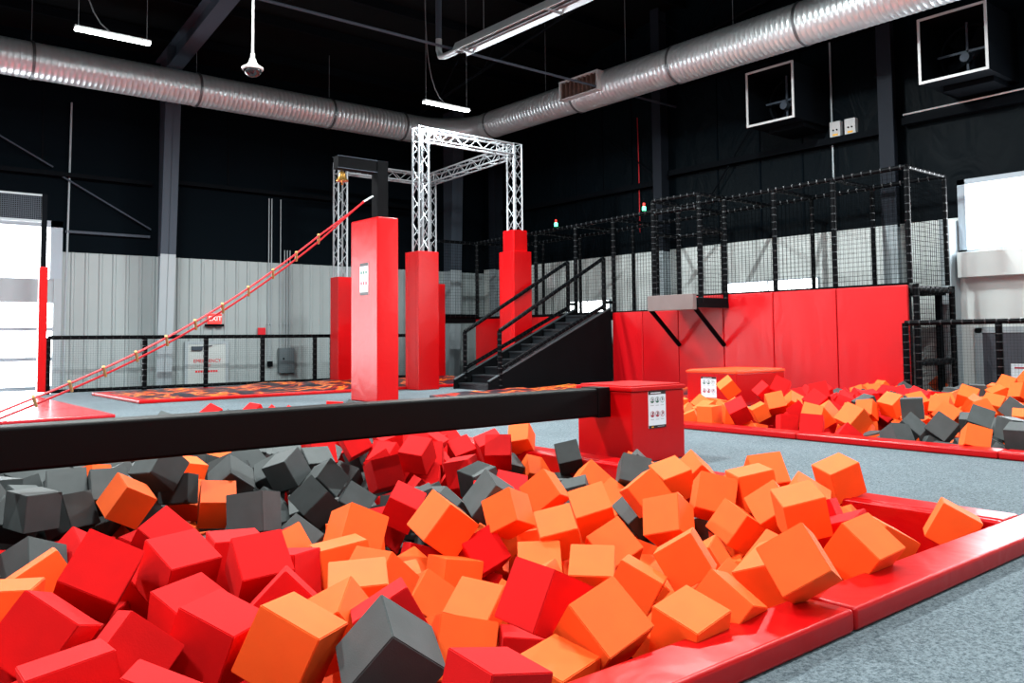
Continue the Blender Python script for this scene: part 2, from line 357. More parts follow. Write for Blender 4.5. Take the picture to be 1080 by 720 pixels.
# emergency door
dr=bpy.data.objects.new('door_2',None); COL.objects.link(dr); dr.location=(7.86,YW,ZD); struct(dr)
g=MB(); g.box(7.29,7.37,YW-.09,YW-.03,ZD,1.11); g.box(8.34,8.42,YW-.09,YW-.03,ZD,1.11); g.box(7.37,8.34,YW-.09,YW-.03,1.03,1.11); g.build('door_frame','steel_lt',dr)
MB().box(7.37,8.34,YW-.08,YW-.04,ZD,1.03).build('door_leaf','door_white',dr)
g=MB(); g.box(7.45,7.72,YW-.14,YW-.08,.88,.98); g.bar((7.7,YW-.12,.96),(7.98,YW-.10,1.0),.02,.02); g.build('door_closer','steel_grey',dr)
MB().tube([(7.45,YW-.14,-.05),(8.25,YW-.14,-.05)],.02,8).build('push_bar','galv',dr)
text('EMERGENCY',.125,(7.86,YW-.09,.60),(math.pi/2,0,0),'red_paint',dr); text('EXIT',.09,(7.86,YW-.09,.47),(math.pi/2,0,0),'red_paint',dr)
g=MB()
for i in range(9): g.box(7.56+i*.065,7.61+i*.065,YW-.085,YW-.08,.31,.36)
g.build('small_lettering','red_paint',dr)
# dark door on right wall
dr=bpy.data.objects.new('door_3',None); COL.objects.link(dr); dr.location=(XW,5.5,ZD); struct(dr)
g=MB(); g.box(XW-.06,XW-.001,6.55,6.68,ZD,1.22); g.box(XW-.06,XW-.001,3.9,4.03,ZD,1.22); g.box(XW-.06,XW-.001,3.9,6.68,1.13,1.24); g.build('door_frame','steel_lt',dr)
MB().box(XW-.04,XW-.002,5.32,6.55,ZD,1.13).build('door_leaf','door_dark',dr); MB().box(XW-.04,XW-.002,4.03,5.29,ZD,1.13).build('door_leaf','door_dark',dr)
g=MB().use('sign_white').box(XW-.05,XW-.041,5.6,6.08,.18,.56); g.use('sign_red').box(XW-.053,XW-.0501,5.66,6.02,.47,.50)
tag(g.build('notice'),'white notice with a red line on the dark door, right edge','notice')
# white poster boards on the right wall
for (y,z,w_,h,l) in ((14.35,3.02,.24,.58,'white rounded board on pale wall beyond the launch board'),(18.6,2.85,.33,.5,'white board on the pale wall behind the stair top')):
    tag(MB().box(XW-.03,XW-.005,y-w_/2,y+w_/2,z-h/2,z+h/2).build('wall_board','board_white',bevel=.01),l,'wall board')
# exit sign, fire alarm, electric panel, conduits
t=thing('exit_sign','lit red exit sign on ribbed white wall above the emergency door','exit sign',(8.05,YW-.1,1.55))
MB().box(7.87,8.22,YW-.11,YW-.04,1.56,1.82).build('housing','exit_red',t,.005); text('EXIT',.17,(8.045,YW-.112,1.69),(math.pi/2,0,0),'exit_face',t)
MB().box(7.80,8.28,YW-.12,YW-.04,1.49,1.55).build('lamp_bar','steel_dark',t)
tag(MB().box(9.22,9.43,YW-.10,YW-.04,1.25,1.46).build('fire_alarm','red_paint',bevel=.01),'small red fire alarm box on the ribbed white wall','fire alarm')
t=thing('electric_panel','grey electric panel on ribbed white wall seen through the fence','electric panel',(10.0,YW-.1,.2))
MB().box(9.80,10.24,YW-.16,YW-.04,.22,.90).build('cabinet','panel_grey',t,.01); MB().box(9.90,9.94,YW-.175,YW-.16,.58,.64).build('latch','steel_dark',t)
MB().box(9.50,9.63,YW-.12,YW-.04,.40,.55).build('switch_box','steel_dark',t,.005)
for i,x in enumerate((9.52,9.60,9.86,9.98,10.06,10.14)):
    g=MB(); zt=5.0 if i<3 else 3.6; g.tube([(x,YW-.06,.9 if i>1 else .55),(x,YW-.06,zt)],.014,6); g.box(x-.03,x+.03,YW-.08,YW-.04,1.55,1.58)
    tag(g.build('conduit','steel_lt'),'thin pale conduit rising from the grey electric panel up the ribbed wall','conduit','conduits above the electric panel')
for x,z0,z1 in ((4.50,-1,6.8),):
    tag(MB().tube([(x,YW-.08,z0),(x+.08,YW-.08,z1)],.022,8).build('pipe','steel_lt'),'tall thin pale pipe beside the bright window at far left','pipe')
tag(MB().tube([(16.93,9.43,3.0),(16.93,9.43,8.6)],.02,8).build('conduit','steel_lt'),'tall white conduit on dark wall between the two exhaust fans','conduit')
tag(MB().tube([(16.93,15.0,3.9),(16.93,15.0,5.6)],.012,6).use('rope_red').tube([(16.93,15.0,5.6),(16.9,15.0,7.0)],.01,6).build('cable'),'thin cable hanging down the wrinkled black wall, red above','cable')
# ------------------------------------------------------------------ pit walls, kerb pads
def pitwall(P,zb=-1.0):
    x0,x1,y0,y1=P; x0+=.012; x1-=.012; y0+=.012; y1-=.012; b=MB(); b.add([(x0,y0,zb),(x1,y0,zb),(x1,y1,zb),(x0,y1,zb),(x0,y0,-.01),(x1,y0,-.01),(x1,y1,-.01),(x0,y1,-.01)],[(0,1,2,3),(0,4,5,1),(1,5,6,2),(2,6,7,3),(3,7,4,0)])
    return b
t=tag(pitwall(P1).build('pit_liner','vinyl'),'red padded lining of the near foam pit under the cubes','pit lining')
t=tag(pitwall(P2).build('pit_liner','vinyl'),'red padded lining of the far foam pit under the cubes','pit lining')
def kerb(x0,x1,y0,y1,z,label,group=None,n=None):
    b=MB(); b.box(x0,x1,y0,y1,.001,z)
    if abs(x0-5.10)<.01: b.box(x0-.05,x0+.004,y0,y1,-.55,z-.004)
    o=b.build('kerb_pad','vinyl',bevel=.018,seg=3); return tag(o,label,'kerb pad',group)
kz=.09
for x0,x1,l in ((-1.6,1.2,'red kerb pad edging the near pit, closest to the camera'),(1.205,3.045,'long red kerb pad at bottom right edging the near pit, left of the seam'),(3.055,5.45,'red kerb pad at right edging the near pit, running to its far corner')):
    kerb(x0,x1,1.665,1.895,kz,l)
kerb(5.10,5.33,1.9,4.6,kz,'red kerb pad across the far right end of the near pit')
kerb(5.10,5.33,4.605,7.6,kz,'red kerb pad of the near pit in front of the red box')
kerb(5.10,5.33,7.605,11.4,kz,'red kerb pad of the near pit behind the black beam')
kz=.07
for y0,y1,l in ((5.06,7.75,'red kerb pad of the far pit, left of the seam by the red cubes'),(3.06,5.055,'red kerb pad of the far pit below the charcoal cubes'),(-1.5,3.055,'red kerb pad of the far pit at the right edge of the photo')):
    kerb(8.14,8.40,y0,y1,kz,l)
# ------------------------------------------------------------------ rule signs
def rule_sign(o,ux,n_,w,h,parent):      # o: lower left corner, ux: unit right, n_: outward normal
    o,ux,n_=Vector(o),Vector(ux),Vector(n_); uz=Vector((0,0,1)); b=MB()
    def rect(u0,u1,v0,v1,lay,m): b.use(m).obox(o+ux*(u0+u1)/2*w+uz*(v0+v1)/2*h+n_*(lay*.0015),ux*(u1-u0)/2*w,n_*.0006,uz*(v1-v0)/2*h)
    b.use('sign_white').obox(o+ux*w/2+uz*h/2-n_*.002,ux*w/2,n_*.003,uz*h/2)
    rect(0,1,.91,1,1,'sign_black'); rect(0,1,0,.075,1,'sign_black')
    for k in range(11): rect(.12+k*.055,.16+k*.055,.935,.965,2,'sign_white')
    for k in range(7): rect(.5+k*.055,.54+k*.055,.03,.045,2,'sign_grey')
    rect(.15,.26,.02,.05,2,'yellow')
    for row,(vc,m) in enumerate(((.76,'sign_green'),(.38,'sign_red'))):
        for k in range(3):
            uc=.21+k*.29; r=.115*w; c=o+ux*uc*w+uz*vc*h
            ring=[]; N=24
            for q in range(N):
                a=2*math.pi*q/N; dd=ux*math.cos(a)+uz*math.sin(a); ring+= [c+dd*r+n_*.003,c+dd*r*.86+n_*.003]
            b.use(m).add(ring,[(2*q,2*((q+1)%N),2*((q+1)%N)+1,2*q+1) for q in range(N)])
            if k<2:
                seg=[c+ux*math.cos(a)*r*.9+uz*math.sin(a)*r*.9+n_*.003 for a in [math.pi*(1.12+.76*q/8) for q in range(9)]]; b.add(seg,[tuple(range(9))])
            b.use('sign_black').obox(c+n_*.0035+uz*r*.1,ux*r*.13,n_*.0004,uz*r*.36).obox(c+n_*.0035+uz*r*.58,ux*r*.13,n_*.0004,uz*r*.12)
            b.obox(c+n_*.0035+ux*r*.2,ux*r*.35+uz*r*.15,n_*.0004,uz*r*.09)
            if row: b.use('sign_red').obox(c+n_*.004,(ux+uz)*r*.6,n_*.0004,(uz-ux)*r*.06)
            rect(uc-.09,uc+.09,vc-.155,vc-.14,1,'sign_grey')
    return b.build('sign_board',parent=parent)
# ------------------------------------------------------------------ plinth boxes and beam
def plinth(name,label,x0,x1,y0,y1,zt,lidm,bm_):
    t=thing(name,label,'padded box',((x0+x1)/2,(y0+y1)/2,0))
    MB().box(x0,x1,y0,y1,.002,zt-.05).build('padded_body',bm_,t,.015)
    b=MB(); b.box(x0-.012,x1+.012,y0-.012,y1+.012,zt-.05,zt-.01); b.box(x0+.02,x1-.02,y0+.02,y1-.02,zt-.012,zt+.004); b.build('padded_lid',lidm,t,.012); return t
t=plinth('padded_box','red padded box carrying the right end of the black beam',5.54,6.26,5.04,5.72,.685,'vinyl','vinyl')
rule_sign((5.755,5.036,.30),(1,0,0),(0,-1,0),.235,.33,t)
t=plinth('padded_box','red padded box with orange lid and sign behind the far pit cubes',11.2,12.55,7.98,8.95,.57,'vinyl_orange','vinyl')
rule_sign((11.196,8.66,.10),(0,-1,0),(-1,0,0),.30,.36,t)
t=thing('padded_box','red padded box under the left end of the black beam',"padded box",(-1.6,5.35,0))
MB().box(-2.3,-1.62,5.05,5.75,.002,.68).build('padded_body','vinyl',t,.015)
t=thing('balance_beam','long black padded balance beam spanning above the near foam pit','balance beam',(2,5.38,.4))
MB().box(-1.62,5.538,5.30,5.50,.412,.662).build('padded_beam','vinyl_black',t,.022,seg=3)
MB().box(5.38,5.539,5.292,5.508,.404,.670).build('end_sleeve','vinyl_black',t,.006)
# ------------------------------------------------------------------ big red pillar
t=thing('padded_pillar','tall red padded square pillar with notice, behind the black beam','pillar',(7.87,13.4,0))
MB().box(7.65,8.09,12.93,13.88,.002,3.30).build('padding','vinyl',t,.02)
b=MB().use('sign_white').box(7.64,7.652,13.24,13.53,1.92,2.50)
b.use('sign_black').box(7.637,7.6399,13.24,13.53,2.44,2.50).box(7.637,7.6399,13.24,13.53,1.92,1.97)
for k in range(3):
    b.use('sign_red').box(7.637,7.6399,13.28+k*.085,13.33+k*.085,2.10,2.16); b.use('sign_green').box(7.637,7.6399,13.28+k*.085,13.33+k*.085,2.30,2.35)
b.build('notice',parent=t)
t=thing('gantry_post','black steel post with short arm rising above the tall red pillar','gantry post',(7.87,13.2,3.30))
MB().box(7.76,7.98,13.10,13.32,3.302,4.34).build('post','black_ply',t,.008)
MB().box(6.98,7.76,13.12,13.30,4.12,4.34).build('arm','black_ply',t,.006)
b=MB()
for z in (4.125,4.335):
    for y in (13.11,13.31): b.bar((6.97,y,z),(7.98,y,z),.012,.012)
b.build('arm_edge','steel_grey',t)
# bell
t=thing('brass_bell','small brass bell hanging from the black arm','bell',(7.10,13.2,3.92))
MB().lathe([(.105,0),(.11,.01),(.085,.05),(.065,.11),(.055,.15),(.03,.175),(.012,.18)],(7.10,13.2,3.90),20).build('bell_body','brass',t,smooth=True)
MB().tube([(7.10,13.2,4.08),(7.10,13.2,4.118)],.010,6).build('hanger','brass',t)
b=MB().tube([(7.10,13.2,3.91),(7.10,13.2,3.86)],.012,6); b.lathe([(.005,-.02),(.022,0),(.005,.02)],(7.10,13.2,3.85),10); b.build('clapper','brass',t)
# ladder
A=Vector((7.72,13.2,3.70)); B=Vector((1.55,12.30,.10)); dl=(B-A).normalized(); L=(B-A).length; hz_=dl.cross(Vector((0,0,1))).normalized(); hz_=hz_ if hz_.y<0 else -hz_; vz_=dl.cross(hz_).normalized(); vz_=vz_ if vz_.z>0 else -vz_; side=(vz_*.8+hz_*.6).normalized()
t=thing('rope_ladder','red rope ladder with wooden rungs strung from the tall pillar down left','rope ladder',B)
b=MB()
for s in (-1,1):
    pts=[]
    for k in range(26):
        q=k/25; wd_=.055*min(1,max(0,(q*L-.3)/.8)); pts.append(A+dl*(.22+q*(L-.22))+side*s*(wd_+.004)+Vector((0,0,-.40*math.sin(math.pi*q))))
    b.tube(pts,.016,6)
b.build('rope','rope_red',t)
for k in range(12):
    s=1.35+k*.505; q=(s-.22)/(L-.22)
    if q>.99: continue
    c=A+dl*s+Vector((0,0,-.40*math.sin(math.pi*q))); b=MB().tube([c-side*.10,c+side*.10],.022,8); b.build('rung','wood_rung',t)
MB().tube([A,A+dl*.25],.02,8).build('shackle','galv',t)
MB().box(1.45,1.65,12.16,12.44,.002,.10).build('anchor_plate','steel_dark',t)
# ------------------------------------------------------------------ trusses
def truss(b,a,c,s=.30,r=.024,rd=.010,seg=.30):
    a,c=Vector(a),Vector(c); d=(c-a).normalized(); L=(c-a).length
    u=Vector((0,0,1)) if abs(d.z)<.9 else Vector((0,1,0)); x=d.cross(u).normalized(); y=x.cross(d).normalized(); h=s/2-r
    co=[x*h+y*h,-x*h+y*h,-x*h-y*h,x*h-y*h]
    for q in co: b.tube([a+q,c+q],r,8)
    n=max(2,round(L/seg))
    for f_ in range(4):
        p,q=co[f_],co[(f_+1)%4]
        for k in range(n):
            s0=a+d*(k*L/n); s1=a+d*((k+1)*L/n); 
            b.tube([s0+(p if k%2 else q),s1+(q if k%2 else p)],rd,5,False)
            if k==0 or k==n-1: b.tube([s0+p,s0+q],rd,5,False); b.tube([s1+p,s1+q],rd,5,False)
    return b
t=thing('truss_frame','square aluminium truss frame standing on padded legs behind the pillar','truss frame',(11.8,17.5,0))
XA,XB,YA,YB,ZT=10.36,13.10,15.63,19.5,5.85
for (x,y,z0) in ((XA,YA,.0),(XB,YA,.0),(XA+.08,YB,.0),(XB+.12,YB,.0)):
    b=MB(); truss(b,(x,y,z0),(x,y,ZT if y==YA else 5.72)); b.build('truss_leg','truss',t)
b=MB(); truss(b,(XA+.15,YA,5.70),(XB-.15,YA,5.70)); b.build('truss_beam','truss',t)
b=MB(); truss(b,(XA+.23,YB,5.57),(XB-.03,YB,5.57)); b.build('truss_beam','truss',t)
for x in (XB,): b=MB(); truss(b,(x,YA+.15,5.68),(x+.1,YB-.15,5.57)); b.build('truss_beam','truss',t)
b=MB(); truss(b,(XA,YB-.15,5.57),(XA,YA+.15,5.66)) if False else None
def legpad(x,y,z,s,label,x1=None,y1=None,z2=None,s2=None,m='vinyl'):
    t=thing('leg_pad',label,'leg padding',(x,y,0),None); h=s/2; c=.165
    b=MB()                                     # four-sided sleeve around the leg
    b.box(x-h,x+h,y-h,y-c,.002,z); b.box(x-h,x+h,y+c,y+h,.002,z); b.box(x-h,x-c,y-c,y+c,.002,z); b.box(x+c,x+h,y-c,y+c,.002,z)
    b.build('padding',m,t,.012)
    if z2:
        h=s2/2; b=MB(); b.box(x-h,x+h,y-h,y-c,z,z2); b.box(x-h,x+h,y+c,y+h,z,z2); b.box(x-h,x-c,y-c,y+c,z,z2); b.box(x+c,x+h,y-c,y+c,z,z2); b.build('upper_padding','vinyl',t,.01)
    return t
legpad(XA+.08,YA+.08,3.05,.54,'red sleeve padding on the nearest truss leg, right of the tall pillar')
legpad(XA+.13,YB,2.72,.44,'red sleeve padding on the truss leg left of the tall pillar')
legpad(XB+.2,YB,2.64,.52,'red sleeve padding on the rear truss leg, showing behind the nearest one')
legpad(XB,YA,3.2,.56,'stepped red sleeve padding on the truss leg behind the stair rails',z2=3.72,s2=.42)
# ------------------------------------------------------------------ lava trampolines
def lava_mat(x0,x1,y0,y1,label,z=.05,amp=.05):
    nx=int((x1-x0)/.14); ny=int((y1-y0)/.14); from mathutils import noise
    b=MB(); v=[]
    for j in range(ny+1):
        for i in range(nx+1):
            x=x0+(x1-x0)*i/nx; y=y0+(y1-y0)*j/ny; e=min(1,min(x-x0,x1-x,y-y0,y1-y)/.35)
            zz=z+max(0,e)*(.05+amp*noise.fractal(Vector((x*1.1,y*1.1,.3)),.8,2.0,4))
            v.append((x,y,max(.02,zz)))
    n=nx+1; f_=[(j*n+i,j*n+i+1,(j+1)*n+i+1,(j+1)*n+i) for j in range(ny) for i in range(nx)]
    k=len(v); ring=[i for i in range(n)]+[j*n+nx for j in range(1,ny+1)]+[ny*n+i for i in range(nx-1,-1,-1)]+[j*n for j in range(ny-1,0,-1)]
    low=[(v[r][0],v[r][1],.004) for r in ring]; v+=low; m=len(ring)
    f_+=[(ring[i],k+i,k+(i+1)%m,ring[(i+1)%m]) for i in range(m)]
    b.add(v,f_); t=thing('trampoline_mat',label,'printed mat',((x0+x1)/2,(y0+y1)/2,0))
    b.build('printed_cover','lava',t,smooth=True); return t
def border(t,x0,x1,y0,y1,w_=.15,z=.06,sides='FBLR'):
    if 'F' in sides: MB().box(x0-w_,x1+w_,y0-w_,y0-.003,.002,z).build('edge_pad','vinyl',t,.012)
    if 'B' in sides: MB().box(x0-w_,x1+w_,y1+.003,y1+w_,.002,z).build('edge_pad','vinyl',t,.012)
    if 'L' in sides: MB().box(x0-w_,x0-.003,y0,y1,.002,z).build('edge_pad','vinyl',t,.012)
    if 'R' in sides: MB().box(x1+.003,x1+w_,y0,y1,.002,z).build('edge_pad','vinyl',t,.012)
t=lava_mat(4.75,13.6,16.15,19.05,'long flame-printed mat with red edge along the left fence',.05,.06); border(t,4.75,13.6,16.15,19.05,.22)
t=lava_mat(9.0,13.9,8.9,13.3,'flame-printed mat at the foot of the stairs beyond the beam',.05,.06)
border(t,9.0,13.9,9.05,13.3,.15,.07,'R')
MB().box(8.85,13.9,8.73,8.895,.002,.07).build('edge_pad','vinyl',t,.012)
# ------------------------------------------------------------------ landing mats
for y0,y1,l in ((13.32,15.0,'nearest of the flat red landing mats at the left edge'),(15.01,17.3,'middle flat red landing mat at the left edge'),(17.31,20.0,'farthest flat red landing mat, at the foot of the red post')):
    tag(MB().box(-1.6,3.46,y0,y1,.002,.055).build('landing_mat','vinyl_gloss',bevel=.015),l,'landing mat')
# ------------------------------------------------------------------ fences
def fence(a,b_,posts,z,label,fine=.05):
    a,b_=Vector(a),Vector(b_); t=thing('fence',label,'fence',(a+b_)/2)
    MB().padtube(a+Vector((0,0,z)),b_+Vector((0,0,z)),.045).build('top_rail',parent=t,smooth=True)
    MB().padtube(a+Vector((0,0,.06)),b_+Vector((0,0,.06)),.04).build('bottom_rail',parent=t,smooth=True)
    for p in posts:
        q=a.lerp(b_,p); MB().padtube(q+Vector((0,0,.002)),q+Vector((0,0,z)),.055,.13).build('post',parent=t,smooth=True)
    MB().net(a+Vector((0,0,.06)),b_-a,(0,0,z-.06),fine,.0018,'net_fine').build('netting',parent=t); return t
fence((3.9,20.35,0),(10.65,20.35,0),(0,.295,.504,.715,.927,1),1.22,'long black padded fence with fine net in front of the emergency door')
fence((11.35,20.35,0),(13.1,20.35,0),(0,1),1.22,'short black fence seen between the padded pillar and truss leg pad')
fence((14.5,6.84,0),(14.5,-2.0,0),(0,.168,.36,.55,.75,1),1.31,'black padded fence behind the far pit at right')
# left post
t=thing('padded_post','slim post with red padded lower half beside the bright glazed door','padded post',(3.72,20.15,0))
MB().box(3.66,3.82,20.07,20.23,.06,2.73).build('padding','vinyl',t,.02); MB().box(3.69,3.79,20.10,20.20,2.73,4.28).build('pole','steel_dark',t,.005)
MB().bar((-1.5,20.15,4.26),(3.74,20.15,4.26),.04,.04).build('top_rail','steel_lt',t); MB().bar((-1.5,20.15,3.70),(3.69,20.15,3.70),.04,.05).build('lower_rail','steel_lt',t)
MB().net((-1.5,20.15,3.72),(5.2,0,0),(0,0,.52),.04,.010,'steel_grey').build('netting',parent=t)
# ------------------------------------------------------------------ raised platform
XP=14.8; XE=16.3
t=thing('raised_platform','black raised walkway deck running along the right wall behind the pads','platform',(15.5,13,0))
MB().box(XP+.05,XE,6.9,11.95,1.84,1.99).build('upper_deck','black_ply',t,.005)
MB().box(XP+.05,XE,11.96,19.4,1.56,1.71).build('lower_deck','black_ply',t,.005)
MB().box(13.2,XP+.05,19.41,20.3,1.56,1.70).build('side_deck','black_ply',t,.005)
MB().box(XP,XP+.05,6.9,11.95,1.93,2.02).build('fascia','black_foam',t); MB().box(XP,XP+.05,11.96,19.4,1.64,1.73).build('fascia','black_foam',t)
for (x,y,z) in ((16.2,7.0,1.84),(16.2,9.6,1.84),(16.2,12.5,1.56),(16.2,15.5,1.56),(16.2,19.0,1.56),(14.95,7.0,1.84),(13.3,20.2,1.56),(14.95,19.2,1.56)):
    MB().box(x-.05,x+.05,y-.05,y+.05,.002,z).build('support_post','steel_dark',t)
# wall pads
PY=[6.89,8.23,9.585,10.78,11.985,13.03,13.98]
PL=['red wall pad at the right end beside the black net cage','red wall pad second from the right, left of the wrinkled end one','red wall pad behind the orange-lidded box','red wall pad behind the right brace of the launch board','red wall pad behind the left brace of the launch board','red wall pad right of the black stair side panel']
for i in range(6):
    z1=1.985 if i<4 else 1.70; o=MB().box(XP-.07,XP-.002,PY[i]+.006,PY[i+1]-.006,-.9 if PY[i+1]<7.75 else .002,z1).build('wall_pad','vinyl_wrinkle',bevel=.02,seg=3)
    tag(o,PL[i],'wall pad')
for y0,y1,l in ((15.35,16.7,'red wall pad seen just left of the stair treads'),(16.7,18.1,'red wall pad behind the stair rails and stepped leg padding'),(18.1,19.40,'red wall pad at the left end, left of the stairs')):
    tag(MB().box(XP-.07,XP-.002,y0+.006,y1-.006,.002,1.66).build('wall_pad','vinyl',bevel=.02),l,'wall pad')
# ------------------------------------------------------------------ net cage on the platform
t=thing('net_cage','long black net cage of padded pipes on the raised platform','net cage',(15.5,13,1.71))
def zt(y): return 3.88+(19.4-y)*.0135 if y>11.95 else 4.0+(11.95-y)*.016
def zb(y): return 1.73 if y>11.95 else 2.02
fp=[19.4,17.75,16.8,15.28,13.97,12.61,9.55,8.27,6.87]; bp=[19.4,18.18,16.65,14.69,12.52,11.9,9.6,8.27,6.87]
for y in fp: MB().padtube((XP,y,zb(y)),(XP,y,zt(y)),.05,.14).build('post',parent=t,smooth=True)
for y in bp: MB().padtube((XE,y,zb(y)),(XE,y,zt(y)),.045,.14).build('post',parent=t,smooth=True)
segs=[(19.4,15.28),(15.28,11.95),(11.94,9.55),(9.55,6.87)]
for x in (XP,XE):
    for a,b_ in segs: MB().padtube((x,a,zt(a)),(x,b_,zt(b_)),.045).build('top_rail',parent=t,smooth=True)
for y in [19.4,16.8,15.28,13.97,11.92,10.68,9.55,8.27,6.87]: MB().padtube((XP,y,zt(y)),(XE,y,zt(y)),.04).build('cross_rail',parent=t,smooth=True)
for a,b_ in zip(fp[:-1],fp[1:]):
    if a==12.61: continue
    if a<=15.28 and a>13.9: continue     # stair opening
    MB().net((XP,a,zb(a)),(0,b_-a,0),(0,0,(zt(a)+zt(b_))/2-zb(a)),.085,.0045).build('netting',parent=t)
MB().net((XP,12.61,1.73),(0,-.69,0),(0,0,2.2),.085,.0045).build('netting',parent=t); MB().net((XP,13.97,1.73),(0,-1.36,0),(0,0,2.2),.085,.0045).build('netting',parent=t)
MB().net((XP,10.68,2.0),(0,-1.13,0),(0,0,2.02),.085,.0045).build('netting',parent=t)
MB().net((XE,19.4,1.73),(0,-7.45,0),(0,0,2.2),.095,.004).build('netting',parent=t); MB().net((XE,11.95,2.02),(0,-5.08,0),(0,0,2.02),.095,.004).build('netting',parent=t)
MB().net((XP,6.87,2.02),(1.5,0,0),(0,0,2.05),.085,.006).build('netting',parent=t)
MB().net((XP,19.4,1.73),(1.5,0,0),(0,0,2.12),.085,.0045).build('netting',parent=t)
# side wing at the far left
MB().padtube((13.2,19.42,3.86),(XP,19.42,3.87),.045).build('top_rail',parent=t,smooth=True); MB().padtube((13.2,19.42,1.75),(XP,19.42,1.75),.06).build('lower_rail',parent=t,smooth=True)
MB().padtube((13.25,20.25,1.71),(13.25,20.25,3.84),.045,.14).build('post',parent=t,smooth=True); MB().net((13.2,19.42,1.75),(1.6,0,0),(0,0,2.1),.085,.0045).build('netting',parent=t)
# cage end going down to the deck
t=thing('cage_end','black net-filled end frame below the platform at right','net frame',(15.5,6.8,0))
for x in (14.86,16.3): MB().padtube((x,6.80,.002),(x,6.80,2.0),.055,.14).build('post',parent=t,smooth=True)
for z in (1.92,.62): MB().padtube((14.86,6.80,z),(16.3,6.80,z),.06).build('cross_bar',parent=t,smooth=True)
MB().net((14.9,6.80,.05),(1.4,0,0),(0,0,1.85),.085,.006).build('netting',parent=t)
# ------------------------------------------------------------------ launch bay
t=thing('launch_bay','black projecting cage bay with padded board and two diagonal braces','launch bay',(14.3,11.3,1.6))
XF=13.86; ya,yb=11.90,10.68
for x in (XF,XP-.1):
    for y in (ya,yb): MB().padtube((x,y,1.72 if x==XF else 1.73),(x,y,4.03),.05,.12).build('post',parent=t,smooth=True)
for z in (4.03,3.76): 
    MB().padtube((XF,ya,z),(XF,yb,z),.04).build('rail',parent=t,smooth=True)
for y in (ya,yb):
    MB().padtube((XF,y,4.03),(XP-.1,y,4.03),.04).build('rail',parent=t,smooth=True); MB().padtube((XF,y,3.32),(XP-.1,y,3.32),.04).build('rail',parent=t,smooth=True)
MB().padtube((XP-.1,ya,3.32),(XP-.1,yb,3.32),.04).build('rail',parent=t,smooth=True)
MB().box(XF-.16,XP-.09,yb-.04,ya+.04,1.80,1.90).build('bay_floor','black_ply',t,.004); MB().box(XF-.15,XP-.09,yb-.06,yb+.02,1.70,1.80).build('side_beam','black_ply',t); MB().box(XF-.15,XP-.09,ya-.02,ya+.06,1.70,1.80).build('side_beam','black_ply',t)
MB().box(13.58,13.70,10.66,11.86,1.655,1.975).build('padded_board','brown_board',t,.01)
for y in (11.93,10.75): MB().padtube((14.69,y,.93),(13.72,y,1.72),.05,ties=False).build('brace',parent=t,smooth=True)
MB().net((XF,ya,1.9),(.84,0,0),(0,0,2.1),.085,.0045).build('netting',parent=t); MB().net((XF,yb,1.9),(.84,0,0),(0,0,2.1),.085,.0045).build('netting',parent=t); MB().net((XF,ya,3.76),(0,yb-ya,0),(0,0,.27),.085,.0045).build('netting',parent=t)
# ------------------------------------------------------------------ staircase
t=thing('staircase','black staircase with side panel and padded pipe rails up to the platform','staircase',(13,14.7,0))
Y0,Y1=14.0,15.28; x0s,x1s=11.15,14.72; zl=lambda x: .20+(x-10.98)*.432
for y in (Y0,Y1-.04):
    MB().prism([(10.98,y,.002),(x1s,y,.002),(x1s,y,zl(x1s)),(10.98,y,zl(10.98))],(0,.04,0)).build('side_panel','black_ply',t)
    MB().bar((10.98,y+.02,zl(10.98)+.008),(x1s,y+.02,zl(x1s)+.008),.07,.02).build('edge_strip','edge_grey',t)
n=10; run=(x1s-11.1)/n
for k in range(n):
    xa=11.1+k*run; z=(k+1)*1.70/n-.04; b=MB(); b.box(xa-.02,xa+run+.02,Y0+.05,Y1-.05,z-.04,z); b.box(xa,xa+.02,Y0+.05,Y1-.05,z-.17 if k else .002,z-.04); b.build('step','step',t,.004)
for y in (Y0+.02,Y1-.02):
    MB().padtube((11.29,y,zl(11.29)-.15 if y>15 else .05),(11.29,y,1.27),.05,.12).build('newel_post',parent=t,smooth=True)
    MB().padtube((11.29,y,1.27),(14.5,y,3.0),.045,.15).build('handrail',parent=t,smooth=True)
    MB().padtube((14.5,y,1.75),(14.5,y,3.0),.05,.13).build('newel_post',parent=t,smooth=True)
    MB().padtube((11.32,y,.46),(14.5,y,1.86),.045,.12).build('lower_rail',parent=t,smooth=True)
    MB().padtube((14.5,y,1.95),(14.75,y,1.95),.04).build('short_rail',parent=t,smooth=True)
# beacons
for y,l in ((16.05,'small beacon with green and red lights on the cage top, left one'),(13.02,'small beacon with green and red lights near the launch bay')):
    b_=thing('beacon',l,'beacon',(XP+.05,y,zt(y)+.045)); z=zt(y)+.045
    MB().lathe([(.05,0),(.05,.04)],(XP+.05,y,z),12).build('base','steel_dark',b_); MB().lathe([(.045,0),(.045,.09),(.035,.10)],(XP+.05,y,z+.04),12).build('green_lamp','led_green',b_); MB().lathe([(.03,0),(.03,.08),(.01,.09)],(XP+.05,y,z+.14),12).build('red_lamp','led_red',b_)
    MB().tube([(XP+.05,y,z+.22),(XP+.05,y,z+.34)],.008,6).build('aerial','steel_dark',b_)
